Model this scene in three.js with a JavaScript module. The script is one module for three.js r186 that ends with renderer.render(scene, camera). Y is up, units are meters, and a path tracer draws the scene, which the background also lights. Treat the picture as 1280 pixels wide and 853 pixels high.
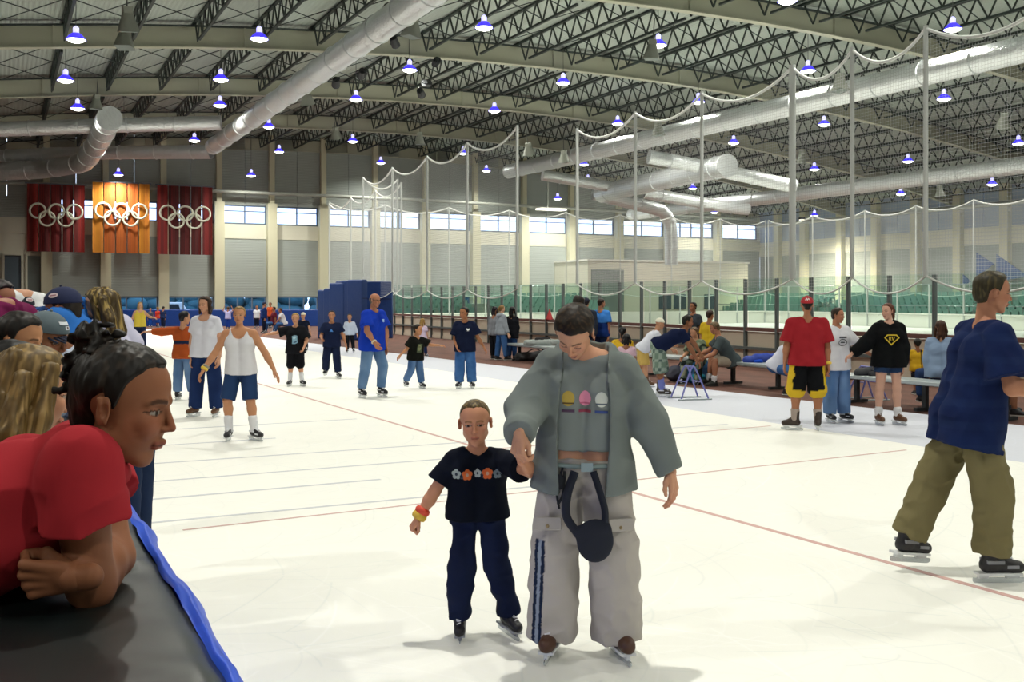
import * as THREE from 'three';
import { mergeGeometries } from 'three/addons/utils/BufferGeometryUtils.js';

// ---------------------------------------------------------------- camera, sky, exposure
const scene = new THREE.Scene();
const renderer = new THREE.WebGLRenderer({ antialias: true });
renderer.toneMapping = THREE.LinearToneMapping;
renderer.toneMappingExposure = 1.72;
renderer.shadowMap.enabled = true;
const F = 1300, EYE = 1.7, HOR = 373;              // focal length and horizon row of the photograph, eye height in metres
const camera = new THREE.PerspectiveCamera(2 * Math.atan(480 / F) * 180 / Math.PI, 1280 / 853, 0.05, 400);
camera.position.set(0, EYE, 0);
camera.setViewOffset(1280, 960, 0, 107, 1280, 853);  // lens shift keeps the upright columns upright
scene.add(camera);
const SKY = new THREE.Color().setRGB(1.15, 1.4, 1.8);
scene.background = SKY;
const LAMP_CD = 118, LAMP_COLOR = new THREE.Color().setRGB(1.0, 0.975, 0.87);

// ---------------------------------------------------------------- helpers
const YAW = 26.2 * Math.PI / 180, CY = Math.cos(YAW), SY = Math.sin(YAW);
const V = (x, y, z) => new THREE.Vector3(x, y, z);
const at = (px, py, d) => V((px - 640) / F * d, EYE + (HOR - py) / F * d, -d);      // a point seen at a pixel, d metres ahead
const ground = (px, py) => at(px, py, EYE * F / (py - HOR));
const hall = (b, y, a) => V(b * CY - a * SY, y, -(b * SY + a * CY));                // hall axes: b across, a along the hall
function rng(seed) { let s = seed >>> 0; return () => { s = (s + 0x6D2B79F5) | 0; let t = Math.imul(s ^ (s >>> 15), 1 | s); t = (t + Math.imul(t ^ (t >>> 7), 61 | t)) ^ t; return ((t ^ (t >>> 14)) >>> 0) / 4294967296; }; }
const hash3 = (x, y, z) => { let h = Math.imul(x, 374761393) ^ Math.imul(y, 668265263) ^ Math.imul(z, 2147483647 - 91); h = Math.imul(h ^ (h >>> 13), 1274126177); return ((h ^ (h >>> 16)) >>> 0) / 4294967296; };
function noise(x, y, z) {
  const X = Math.floor(x), Y = Math.floor(y), Z = Math.floor(z); let u = x - X, v = y - Y, w = z - Z;
  u = u * u * (3 - 2 * u); v = v * v * (3 - 2 * v); w = w * w * (3 - 2 * w);
  const L = (a, b, t) => a + (b - a) * t;
  return L(L(L(hash3(X, Y, Z), hash3(X + 1, Y, Z), u), L(hash3(X, Y + 1, Z), hash3(X + 1, Y + 1, Z), u), v), L(L(hash3(X, Y, Z + 1), hash3(X + 1, Y, Z + 1), u), L(hash3(X, Y + 1, Z + 1), hash3(X + 1, Y + 1, Z + 1), u), v), w) * 2 - 1;
}
const names = new Map();
function numbered(name) { const n = names.get(name) ?? 0; names.set(name, n + 1); return n ? name + '_' + String(n).padStart(3, '0') : name; }
function shade(o) { o.traverse((m) => { if (m.isMesh) { m.castShadow = true; m.receiveShadow = true; } }); return o; }
function tag(o, label, category, group) { o.userData.label = label; o.userData.category = category; if (group) o.userData.group = group; return o; }
function thing(name, label, category, group) { const o = new THREE.Group(); o.name = numbered(name); scene.add(o); return tag(o, label, category, group); }
function structure(name) { const o = new THREE.Group(); o.name = name; o.userData.kind = 'structure'; o.rotation.y = YAW; scene.add(o); return o; }
function place(o, b, y, a, turn = 0) { o.position.copy(hall(b, y, a)); o.rotation.y = YAW + turn; return o; }
function copyOf(o, label, group) {
  const c = o.clone(); c.name = numbered(o.name.replace(/_\d{3}$/, '')); scene.add(c); c.userData = { ...o.userData };
  if (label) c.userData.label = label; if (group) c.userData.group = group; return c;
}
// uv in metres from the face that a triangle looks along
function metres(g) {
  g = g.index ? g.toNonIndexed() : g; const p = g.attributes.position, n = p.count, uv = new Float32Array(n * 2), a = V(), b = V(), c = V();
  for (let i = 0; i < n; i += 3) {
    a.fromBufferAttribute(p, i); b.fromBufferAttribute(p, i + 1); c.fromBufferAttribute(p, i + 2);
    const N = b.clone().sub(a).cross(c.clone().sub(a)), x = Math.abs(N.x), y = Math.abs(N.y), z = Math.abs(N.z);
    [a, b, c].forEach((q, k) => { const [u, v] = y >= x && y >= z ? [q.x, q.z] : x >= z ? [q.z, q.y] : [q.x, q.y]; uv[(i + k) * 2] = u; uv[(i + k) * 2 + 1] = v; });
  }
  g.setAttribute('uv', new THREE.BufferAttribute(uv, 2)); return g;
}
class MB {                                        // collects shapes and joins them into one mesh
  constructor() { this.g = []; }
  add(g, m) { if (m) g.applyMatrix4(m); this.g.push(g); return this; }
  box(w, h, d, x, y, z, ry = 0, rz = 0) { const g = new THREE.BoxGeometry(w, h, d); if (rz) g.rotateZ(rz); if (ry) g.rotateY(ry); g.translate(x, y, z); return this.add(g); }
  bar(a, b, w, h = w) {                           // a square bar from a to b
    const dir = b.clone().sub(a), L = dir.length(), g = new THREE.BoxGeometry(w, h, L), m = new THREE.Matrix4().lookAt(a, b, Math.abs(dir.y) > 0.98 * L ? V(0, 0, 1) : V(0, 1, 0));
    m.setPosition(a.clone().add(b).multiplyScalar(0.5)); return this.add(g, m);
  }
  rod(a, b, r, n = 8, r2 = r) {
    const dir = b.clone().sub(a), g = new THREE.CylinderGeometry(r2, r, dir.length(), n), q = new THREE.Quaternion().setFromUnitVectors(V(0, 1, 0), dir.clone().normalize());
    return this.add(g, new THREE.Matrix4().compose(a.clone().add(b).multiplyScalar(0.5), q, V(1, 1, 1)));
  }
  tube(pts, r, n = 8, seg = pts.length * 4, tension = 0.5) { return this.add(new THREE.TubeGeometry(new THREE.CatmullRomCurve3(pts, false, 'catmullrom', tension), seg, r, n, false)); }
  geometry(keepUV) {
    const list = this.g.map((g) => { g = g.index ? g.toNonIndexed() : g; if (!keepUV || !g.attributes.uv) g = metres(g); for (const k of Object.keys(g.attributes)) if (!['position', 'normal', 'uv'].includes(k)) g.deleteAttribute(k); return g; });
    return list.length === 1 ? list[0] : mergeGeometries(list);
  }
  build(name, material, parent, keepUV) { return mesh(name, this.geometry(keepUV), material, parent); }
}
function mesh(name, geometry, material, parent) {
  const o = new THREE.Mesh(geometry, material); o.name = parent === scene ? numbered(name) : name;
  if (parent && parent !== scene) { const taken = parent.children.filter((c) => c.name === name || c.name.startsWith(name + '_')).length; if (taken) o.name = name + '_' + String(taken).padStart(3, '0'); parent.add(o); } else scene.add(o);
  o.castShadow = o.receiveShadow = true; return o;
}

// ---------------------------------------------------------------- textures and materials
function dataMap(n, f, color) {                   // f(u, v) -> [r, g, b] or grey, 0..1, periodic by construction
  const d = new Uint8Array(n * n * 4);
  for (let y = 0; y < n; y++) for (let x = 0; x < n; x++) { const c = f(x / n, y / n), k = (y * n + x) * 4; for (let i = 0; i < 3; i++) d[k + i] = Math.max(0, Math.min(255, 255 * (c.length ? c[i] : c))); d[k + 3] = 255; }
  const t = new THREE.DataTexture(d, n, n); t.wrapS = t.wrapT = THREE.RepeatWrapping; t.magFilter = t.minFilter = THREE.LinearFilter; if (color) t.colorSpace = THREE.SRGBColorSpace; t.needsUpdate = true; return t;
}
function pnoise(u, v, f, seed = 0) {              // periodic noise with f cells over the tile
  const x = u * f, y = v * f, X = Math.floor(x), Y = Math.floor(y); let a = x - X, b = y - Y; a = a * a * (3 - 2 * a); b = b * b * (3 - 2 * b);
  const h = (i, j) => hash3(((i % f) + f) % f, ((j % f) + f) % f, seed);
  return (h(X, Y) * (1 - a) + h(X + 1, Y) * a) * (1 - b) + (h(X, Y + 1) * (1 - a) + h(X + 1, Y + 1) * a) * b;
}
function scaled(t, w, h = w) { const c = t.clone(); c.repeat.set(1 / w, 1 / h); c.needsUpdate = true; return c; }
const M = (color, roughness = 0.7, more = {}) => new THREE.MeshPhysicalMaterial({ color: new THREE.Color(color), roughness, ...more });
const T = {
  grain: dataMap(256, (u, v) => 0.5 * pnoise(u, v, 64, 1) + 0.3 * pnoise(u, v, 128, 2) + 0.2 * pnoise(u, v, 16, 3)),
  weave: dataMap(128, (u, v) => 0.5 + 0.25 * Math.sin(u * 402.1) * 1 + 0.25 * Math.sin(v * 402.1)),
  ribs: dataMap(128, (u) => 0.5 + 0.5 * Math.tanh(3 * Math.sin(u * Math.PI * 8))),
  foil: dataMap(256, (u, v) => 0.4 * pnoise(u, v, 8, 4) + 0.35 * pnoise(u, v, 24, 5) + 0.25 * pnoise(u, v, 48, 6)),
  cloud: dataMap(256, (u, v) => 0.5 * pnoise(u, v, 4, 7) + 0.3 * pnoise(u, v, 9, 8) + 0.2 * pnoise(u, v, 27, 9)),
};
const iceMap = (() => {
  const n = 1024, c = document.createElement('canvas'); c.width = c.height = n; const x = c.getContext('2d'), r = rng(11);
  x.fillStyle = '#f4f4ee'; x.fillRect(0, 0, n, n);
  for (let i = 0; i < 900; i++) { x.strokeStyle = 'rgba(' + (r() < 0.5 ? '222,226,224' : '255,255,252') + ',' + (0.15 + 0.35 * r()) + ')'; x.lineWidth = 0.6 + 1.5 * r(); const px = r() * n, py = r() * n, a = r() * 6.3, L = 30 + 190 * r(); x.beginPath(); x.moveTo(px, py); x.quadraticCurveTo(px + Math.cos(a) * L * 0.5 + 14, py + Math.sin(a) * L * 0.5 - 14, px + Math.cos(a) * L, py + Math.sin(a) * L); x.stroke(); }
  const t = new THREE.CanvasTexture(c); t.wrapS = t.wrapT = THREE.RepeatWrapping; t.colorSpace = THREE.SRGBColorSpace; return t;
})();
const speckle = dataMap(256, (u, v) => { const k = hash3(Math.floor(u * 256), Math.floor(v * 256), 5), w = 0.8 + 0.25 * pnoise(u, v, 6, 3); return k > 0.94 ? [0.55 * w, 0.42 * w, 0.38 * w] : [0.40 * w, 0.245 * w, 0.20 * w]; }, true);
const MT = {
  ice: M('#ffffff', 0.42, { map: scaled(iceMap, 7), bumpMap: scaled(T.foil, 2.5), bumpScale: 0.0008, specularIntensity: 0.5 }),
  iceBlue: M('#d9dcee', 0.5, { map: scaled(iceMap, 5), specularIntensity: 0.4 }),
  rubber: M('#ffffff', 0.85, { map: scaled(speckle, 1.3) }),
  lineRed: M('#c9a29c', 0.6), lineBlue: M('#c6c8cf', 0.6),
  deck: M('#a6b0a9', 0.8, { bumpMap: scaled(T.ribs, 0.8), bumpScale: 0.02 }),
  girder: M('#adae9b', 0.55), steel: M('#28332f', 0.6), steelLine: M('#2f3a38', 0.6),
  cream: M('#c9c7ad', 0.7, { bumpMap: scaled(T.grain, 1.5), bumpScale: 0.002 }),
  grey: M('#9ea6a2', 0.75, { bumpMap: (() => { const t = scaled(T.ribs, 0.5); t.rotation = Math.PI / 2; return t; })(), bumpScale: 0.008 }),
  greyDark: M('#78827f', 0.75), pale: M('#d4d3c2', 0.7),
  blueGrey: M('#9aaac0', 0.5), frame: M('#5c6a78', 0.5), door: M('#4f5d68', 0.6),
  pane: M('#eef6ff', 0.03, { transmission: 1, thickness: 0, ior: 1.3 }),
  glass: M('#f1f8f5', 0.03, { transmission: 1, thickness: 0, ior: 1.25, specularIntensity: 0.5 }),
  duct: M('#dfe4e6', 0.38, { metalness: 0.55, bumpMap: scaled(T.foil, 1.6), bumpScale: 0.035 }),
  white: M('#e8e8e0', 0.5), pipe: M('#a7aca4', 0.5), post: M('#5d6566', 0.5), pole: M('#bfc3c1', 0.5),
  cap: M('#6d4a45', 0.7), board: M('#d3c6b4', 0.65, { bumpMap: scaled(T.grain, 1), bumpScale: 0.002 }),
  vinylBlue: M('#123d8c', 0.42, { bumpMap: scaled(T.cloud, 0.7), bumpScale: 0.012 }), matBlue: M('#10336e', 0.5, { bumpMap: scaled(T.cloud, 0.9), bumpScale: 0.015 }),
  seat: M('#7b9c95', 0.6), concrete: M('#8d948c', 0.85, { bumpMap: scaled(T.grain, 1), bumpScale: 0.003 }),
  rope: M('#dfe2e0', 0.8), aluminium: M('#a6aeb0', 0.35, { metalness: 0.6 }), dark: M('#22262a', 0.6),
};
// ---------------------------------------------------------------- the hall (geometry in hall axes: x = b, z = -a)
const WALL_A = 84, WALL_B = 69.5, BACK_A = -14, LEFT_B = -18;
const arch = (b) => 13.74 - 0.00244 * (b - 26.4) ** 2;        // underside of the arched girders
const deckY = (b) => arch(b) + 1.2;
const wallB = (px) => WALL_A * Math.tan(Math.atan((px - 640) / F) + YAW);
const wallA = (px) => WALL_B / Math.tan(Math.atan((px - 640) / F) + YAW);
function slab(points, y0, y1) {                   // a level plate with the outline given as [b, a] pairs
  const s = new THREE.Shape(points.map(([b, a]) => new THREE.Vector2(b, a))), g = new THREE.ExtrudeGeometry(s, { depth: y1 - y0, bevelEnabled: false });
  g.rotateX(-Math.PI / 2); g.translate(0, y0, 0); return metres(g);
}
{ // floor, ice, painted lines
  const floor = structure('floor');
  mesh('rubber_floor', slab([[LEFT_B, BACK_A], [WALL_B, BACK_A], [WALL_B, WALL_A], [LEFT_B, WALL_A]], -0.3, -0.012), MT.rubber, floor);
  mesh('ice_sheet', slab([[0.27, BACK_A], [9.75, BACK_A], [9.3, 24], [8.6, 44], [8.2, 60], [0.27, 60]], -0.011, 0), MT.ice, floor);
  mesh('blue_ice_lane', slab([[9.75, BACK_A], [12.9, BACK_A], [12.35, 8], [11.4, 22], [10.9, 31.4], [10.25, 45], [10.0, 60], [8.2, 60], [8.6, 44], [9.3, 24]], -0.011, 0), MT.iceBlue, floor);
  mesh('far_ice_sheet', slab([[16.9, BACK_A], [47.6, BACK_A], [47.6, 57], [16.9, 57]], -0.011, 0), MT.ice, floor);
  const line = (pts, w, m) => { for (let i = 0; i + 1 < pts.length; i++) { const [b0, a0] = pts[i], [b1, a1] = pts[i + 1], L = Math.hypot(b1 - b0, a1 - a0), nb = -(a1 - a0) / L * w / 2, na = (b1 - b0) / L * w / 2; mesh('painted_line', slab([[b0 - nb, a0 - na], [b1 - nb, a1 - na], [b1 + nb, a1 + na], [b0 + nb, a0 + na]], 0.0005, 0.002), m, floor); } };
  line([[5.25, 2.5], [4.95, 8], [4.7, 17], [4.4, 30], [4.2, 46]], 0.05, MT.lineRed);
  for (const [a, b1, w] of [[8.25, 5, 0.045], [9.2, 3.2, 0.05], [10.1, 5, 0.045], [11.2, 8.8, 0.045], [12.5, 3, 0.05], [14, 4.5, 0.05]]) line([[0.6, a], [b1, a + 0.1]], w, MT.lineBlue);
  line([[1.2, 7.9], [9.1, 8.5]], 0.03, MT.lineRed); line([[4.9, 10.6], [9.2, 10.9]], 0.035, MT.lineRed);
  const p = structure('trim_1');                  // raised rubber walkway where the onlookers stand
  mesh('walkway', slab([[LEFT_B, BACK_A], [-0.42, BACK_A], [-0.42, 30], [LEFT_B, 30]], -0.011, 0.2), MT.rubber, p);
}
{ // roof: deck panels, arched girders, trusses, bracing
  const roof = structure('ceiling'), bays = [-14, 0, 12, 24, 36, 48, 60, 72, 84], N = 24;
  const bs = Array.from({ length: N + 1 }, (_, i) => LEFT_B + (WALL_B - LEFT_B) * i / N);
  for (let k = 0; k + 1 < bays.length; k++) {
    const top = bs.map((b) => [b, deckY(b) + 0.25]), low = bs.map((b) => [b, deckY(b)]).reverse();
    const g = new THREE.ExtrudeGeometry(new THREE.Shape([...low, ...top].map(([x, y]) => new THREE.Vector2(x, y))), { depth: bays[k + 1] - bays[k], bevelEnabled: false }); g.translate(0, 0, -bays[k + 1]);
    mesh('roof_deck', metres(g), MT.deck, roof);
  }
  for (const a of bays.slice(3)) {
    const prof = (y0, y1) => { const s = new THREE.Shape([...bs.map((b) => new THREE.Vector2(b, arch(b) + y0)), ...bs.map((b) => new THREE.Vector2(b, arch(b) + y1)).reverse()]); return s; };
    const ex = (y0, y1, d) => { const g = new THREE.ExtrudeGeometry(prof(y0, y1), { depth: d, bevelEnabled: false }); g.translate(0, 0, -a - d / 2); return g; };
    const g = new MB().add(ex(0.06, 0.94, 0.04)).build('roof_girder', MT.girder, roof);
    mesh('bottom_flange', metres(ex(0, 0.06, 0.36)), MT.girder, g); mesh('top_flange', metres(ex(0.94, 1.0, 0.36)), MT.steelLine, g);
    const st = new MB(); for (let b = LEFT_B + 4; b < WALL_B; b += 8) st.box(0.05, 0.86, 0.3, b, arch(b) + 0.5, -a); st.build('stiffener', MT.girder, g);
  }
  const lines = []; for (let b = -16.5; b < WALL_B; b += 2.7) lines.push(b);
  for (let k = 3; k + 1 < bays.length; k++) {
    const a0 = bays[k], a1 = bays[k + 1], n = 10;
    for (const b of lines) {
      const y0 = arch(b) + 0.12, y1 = deckY(b) - 0.08, tr = new THREE.Group(); tr.name = 'roof_truss' + (roof.children.filter((c) => c.name.startsWith('roof_truss')).length ? '_' + String(roof.children.filter((c) => c.name.startsWith('roof_truss')).length).padStart(3, '0') : ''); roof.add(tr);
      new MB().bar(V(b, y1, -a0), V(b, y1, -a1), 0.14, 0.1).build('top_chord', MT.steel, tr);
      new MB().bar(V(b, y0, -a0 - 1.2), V(b, y0, -a1 + 1.2), 0.11, 0.1).build('bottom_chord', MT.steel, tr);
      const w = new MB(); for (let i = 0; i < n; i++) { const u = a0 + 0.2 + (a1 - a0 - 0.4) * i / n, v = a0 + 0.2 + (a1 - a0 - 0.4) * (i + 1) / n, m = (u + v) / 2; w.bar(V(b, y1, -u), V(b, y0, -m), 0.06); w.bar(V(b, y0, -m), V(b, y1, -v), 0.06); } w.build('web', MT.steel, tr);
    }
    const x = new MB();
    for (const f of [0.33, 0.67]) for (let i = 0; i + 1 < lines.length; i++) { const a = -(a0 + (a1 - a0) * f), b = lines[i], c = lines[i + 1]; x.bar(V(b, deckY(b) - 0.1, a), V(c, arch(c) + 0.12, a), 0.035); x.bar(V(b, arch(b) + 0.12, a), V(c, deckY(c) - 0.1, a), 0.035); }
    x.build('cross_bracing', MT.steelLine, roof);
  }
}
const FAR_COLS = [-22, 58, 131.5, 203.7, 273, 338.7, 403, 467.6, 530, 592.6, 653.4, 712.5, 771.6, 833, 895, 948];
{ // far wall: columns, panels, two rows of windows
  const wall = structure('wall_far'), z = -WALL_A, top = (b) => deckY(b) + 0.1; let win = 1, doorN = 1;
  const cols = FAR_COLS.map(wallB); cols[0] = LEFT_B; cols[cols.length - 1] = WALL_B;
  const panel = (name, m, b0, b1, y0, y1, d = 0.3, off = 0) => new MB().box(b1 - b0, y1 - y0, d, (b0 + b1) / 2, (y0 + y1) / 2, z - d / 2 + off).build(name, m, wall);
  cols.forEach((b, i) => { if (i && i < cols.length - 1) { const c = new MB().box(0.75, 9.3, 0.7, b, 4.65, z + 0.25).build('column', MT.cream, wall); new MB().box(0.42, top(b) - 9.4, 0.5, b, 9.3 + (top(b) - 9.4) / 2, z + 0.2).build('upper_shaft', MT.cream, c); } });
  for (let i = 0; i + 1 < cols.length; i++) {
    const b0 = cols[i], b1 = cols[i + 1], mid = (b0 + b1) / 2, t = Math.max(top(b0), top(b1));
    const half = i ? 2 : 8; for (let k = 0; k < half; k++) panel('wall_panel', MT.grey, b0 + (b1 - b0) * k / half + 0.02, b0 + (b1 - b0) * (k + 1) / half - 0.02, 9.15, t, 0.3, k % 2 ? 0 : 0.02);
    panel('sill_band', MT.pale, b0, b1, 6.45, 7.6, 0.32, 0.04);
    const low = b1 < wallB(600) && b0 > wallB(57);
    panel('wall_panel', i ? MT.grey : MT.pale, b0, b1, low ? 1.85 : -0.1, 6.45);
    if (low) panel('wall_panel', MT.grey, b0, b1, -0.1, 0.45);
    const window = (y0, y1, n, rail) => {
      const w = structure('window_' + win++), f = new MB(), e = 0.12, A = b0 + 0.36, B = b1 - 0.36;
      f.box(B - A, e, 0.2, mid, y1 - e / 2, z - 0.1).box(B - A, e, 0.2, mid, y0 + e / 2, z - 0.1).box(e, y1 - y0, 0.2, A + e / 2, (y0 + y1) / 2, z - 0.1).box(e, y1 - y0, 0.2, B - e / 2, (y0 + y1) / 2, z - 0.1);
      for (let k = 1; k < n; k++) f.box(0.09, y1 - y0, 0.16, A + (B - A) * k / n, (y0 + y1) / 2, z - 0.1);
      if (rail) f.box(B - A, 0.07, 0.16, mid, y0 + (y1 - y0) * 0.68, z - 0.1);
      f.build('window_frame', MT.frame, w);
      for (let k = 0; k < n; k++) new MB().box((B - A) / n - 0.1, y1 - y0 - 0.1, 0.012, A + (B - A) * (k + 0.5) / n, (y0 + y1) / 2, z - 0.12).build('pane', MT.pane, w);
      for (const [s, e2] of [[b0, A], [B, b1]]) panel('wall_panel', MT.grey, s, e2, y0, y1);
    };
    if (i) window(7.6, 9.15, i === 13 ? 4 : 2, true); else panel('wall_panel', MT.grey, b0, b1, 7.6, 9.15);
    if (low) window(0.45, 1.85, 3, false);
  }
  const door = (px0, px1, y1, m) => {
    const b0 = wallB(px0), b1 = wallB(px1), d = structure('door_' + doorN++), f = new MB(); const w = b1 - b0;
    f.box(0.15, y1, 0.2, b0, y1 / 2, z + 0.1).box(0.15, y1, 0.2, b1, y1 / 2, z + 0.1).box(w + 0.15, 0.15, 0.2, (b0 + b1) / 2, y1, z + 0.1).build('door_frame', MT.pale, d);
    const leaf = new MB().box(w - 0.16, y1 - 0.1, 0.1, (b0 + b1) / 2, (y1 - 0.1) / 2, z + 0.06).build('door_leaf', m, d); new MB().box(0.14, 0.04, 0.08, b1 - 0.3, 1.05, z + 0.15).build('handle', MT.white, leaf);
  };
  door(4, 28, 4.9, MT.door); door(33, 52, 4.9, MT.greyDark);
  // plain shut walls round the rest of the hall
  const right = structure('wall_right'), xr = WALL_B; const cr = [-14, 0, 12, 24, 36, 48, ...[1260, 1201, 1148, 1097.7, 1053.6, 1008, 975].map(wallA), WALL_A];
  const rp = (name, m, a0, a1, y0, y1, d = 0.3, off = 0) => new MB().box(d, y1 - y0, a1 - a0, xr + d / 2 - off, (y0 + y1) / 2, -(a0 + a1) / 2).build(name, m, right);
  for (let i = 0; i + 1 < cr.length; i++) {
    const a0 = cr[i], a1 = cr[i + 1], am = (a0 + a1) / 2, t = deckY(xr) + 0.6;
    rp('wall_panel', MT.blueGrey, a0 + 0.03, am - 0.03, 7.3, t); rp('wall_panel', MT.blueGrey, am + 0.03, a1 - 0.03, 7.3, t, 0.3, 0.02); rp('sill_band', MT.pale, a0, a1, 5.9, 7.3, 0.3, 0.05);
    rp('wall_panel', MT.grey, a0 + 0.02, a1 - 0.02, -0.1, 5.9);
    if (i) new MB().box(0.7, t, 0.7, xr - 0.2, t / 2, -a0).build('column', MT.cream, right);
  }
  const left = structure('wall_left'); new MB().box(0.3, 16, WALL_A - BACK_A, LEFT_B - 0.15, 8, -(WALL_A + BACK_A) / 2).build('wall_panel', MT.grey, left);
  const back = structure('wall_back'); new MB().box(WALL_B - LEFT_B, 16, 0.3, (WALL_B + LEFT_B) / 2, 8, -BACK_A + 0.15).build('wall_panel', MT.grey, back);
}
{ // outside the low windows: ground, a hedge, a pickup and a car
  const g = structure('ground_outside'); mesh('car_park', slab([[-30, WALL_A + 0.4], [60, WALL_A + 0.4], [60, 180], [-30, 180]], -0.5, -0.4), M('#5f6c78', 0.9), g);
  const leaf = M('#2d5a66', 0.9), r = rng(5);
  for (let i = 0; i < 17; i++) {
    const b = -3 + i * 3.5, h = new MB(); for (let k = 0; k < 30; k++) { const s = 0.5 + 0.65 * r(), q = new THREE.IcosahedronGeometry(s, 1); q.scale(1, 0.8, 1); q.translate((r() - 0.5) * 2.6, 0.4 + r() * 2.6, (r() - 0.5) * 2); h.add(q); }
    const t = h.build('shrub', leaf, scene); place(t, b, -0.4, WALL_A + 26 + 2 * r()); tag(t, 'dense blue-green shrub in the row seen outside the low far windows', 'shrub', 'shrubs outside the far windows');
  }
  const car = (b, a, label, paint, pickup) => {
    const c = thing(pickup ? 'pickup_truck' : 'parked_car', label, 'car'), P = M(paint, 0.3, { clearcoat: 0.6 });
    const s = new THREE.Shape([[-2.4, 0.45], [2.4, 0.45], [2.45, 1.0], [pickup ? 1.2 : 1.5, 1.08], [0.8, 1.68], [pickup ? -0.5 : -1.4, 1.7], [pickup ? -0.75 : -2.1, 1.08], [-2.4, 1.05]].map(([x, y]) => new THREE.Vector2(x, y)));
    const body = new THREE.ExtrudeGeometry(s, { depth: 1.7, bevelEnabled: true, bevelSize: 0.06, bevelThickness: 0.06, bevelSegments: 2 }); body.translate(0, 0, -0.85); mesh('car_body', metres(body), P, c);
    for (const sd of [-1, 1]) { const w = new THREE.Shape([[0.65, 1.12], [0.5, 1.58], [-0.4, 1.58], [-0.5, 1.12]].map(([x, y]) => new THREE.Vector2(x, y))), q = new THREE.ExtrudeGeometry(w, { depth: 0.04, bevelEnabled: false }); q.translate(0, 0, sd * 0.92 - 0.02); mesh('side_window', metres(q), MT.dark, c); for (const x of [-1.5, 1.5]) { const t = new THREE.CylinderGeometry(0.38, 0.38, 0.24, 20); t.rotateX(Math.PI / 2); t.translate(x, 0.38, sd * 0.8); mesh('wheel', metres(t), MT.dark, c); } }
    place(c, b, -0.4, a, 0.12);
  };
  car(wallB(213) + 1.2, WALL_A + 9, 'white pickup parked outside the low window left of the white polo woman', '#e9eef2', true);
  car(wallB(97) + 0.6, WALL_A + 10, 'blue car parked outside, seen between the navy cap and the blonde woman', '#2f6fc0', false);
}
{ // the white room block built against the far wall
  const b0 = wallB(735) * 0.928, b1 = wallB(935) * 0.928, a = WALL_A * 0.928, k = structure('wall_block');
  const H = 4.95; new MB().box(b1 - b0, H, WALL_A - a, (b0 + b1) / 2, H / 2, -(a + WALL_A) / 2).build('block_wall', MT.pale, k); new MB().box(b1 - b0 + 0.2, 0.15, WALL_A - a + 0.1, (b0 + b1) / 2, H + 0.07, -(a + WALL_A) / 2 + 0.05).build('coping', MT.white, k);
  new MB().box(3.3, 4.2, 0.12, b0 + 1.95, 2.1, -a + 0.05).build('roller_shutter', MT.greyDark, k);
  for (const x of [8, 9.6, 13]) new MB().box(1.3, 1.3, 0.1, b0 + x, 1.4, -a + 0.05).build('block_window', MT.door, k);
}
{ // pipe rail along the far and the right wall
  const p = thing('pipe_rail', 'long pale pipe rail running high along the far wall above the windows', 'pipe');
  const pts = []; for (let b = -17; b <= 68; b += 5) pts.push(V(b, 10.05 - 0.0002 * (b - 20) ** 2, -WALL_A + 1.2)); new MB().tube(pts, 0.14, 8, 40).build('pipe', MT.pipe, p); p.rotation.y = YAW;
  for (let b = -12; b < 68; b += 7) new MB().rod(V(b, 10.0, -WALL_A + 1.2), V(b, 10.0, -WALL_A), 0.05, 6).build('bracket', MT.pipe, p);
  const q = thing('pipe_rail', 'pale pipe rail running along the right wall under the roof', 'pipe'); q.rotation.y = YAW;
  new MB().tube([V(68.3, 8.9, -83), V(68.3, 8.9, -60), V(68.3, 8.9, -30)], 0.16, 8, 12).build('pipe', MT.pipe, q);
  for (let a = 36; a < 83; a += 8) new MB().rod(V(68.3, 8.9, -a), V(69.5, 8.9, -a), 0.05, 6).build('bracket', MT.pipe, q);
}
// ---------------------------------------------------------------- lamps, ducts, speakers, banners
const ORD = ['first', 'second', 'third', 'fourth', 'fifth', 'sixth', 'seventh', 'eighth', 'ninth', 'tenth', 'eleventh', 'twelfth'];
const LAMP = (() => {
  const lathe = (p, n = 28) => new THREE.LatheGeometry(p.map(([x, y]) => new THREE.Vector2(x, y)), n);
  return {
    cone: lathe([[0.10, 0.25], [0.12, 0.245], [0.20, 0.19], [0.30, 0.08], [0.355, 0.0], [0.365, 0.0], [0.31, 0.09], [0.21, 0.2], [0.13, 0.26], [0.10, 0.25]]),
    lens: lathe([[0, -0.11], [0.14, -0.095], [0.25, -0.055], [0.32, -0.01], [0.34, 0.015], [0.0, 0.025]]),
    ballast: lathe([[0, 0.24], [0.095, 0.24], [0.11, 0.29], [0.11, 0.44], [0.07, 0.50], [0.03, 0.53], [0, 0.53]], 20),
    stem: new THREE.CylinderGeometry(0.014, 0.014, 1, 6),
    mCone: M('#5a55d8', 0.25, { emissive: new THREE.Color('#4030ff'), emissiveIntensity: 0.6 }), mLens: M('#ffffff', 0.4, { emissive: new THREE.Color('#fffdf2'), emissiveIntensity: 4.5 }), mBallast: M('#f2f4ff', 0.35, { emissive: new THREE.Color('#b9b6ff'), emissiveIntensity: 0.85 }), mStem: M('#555a58', 0.6),
  };
})();
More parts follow.
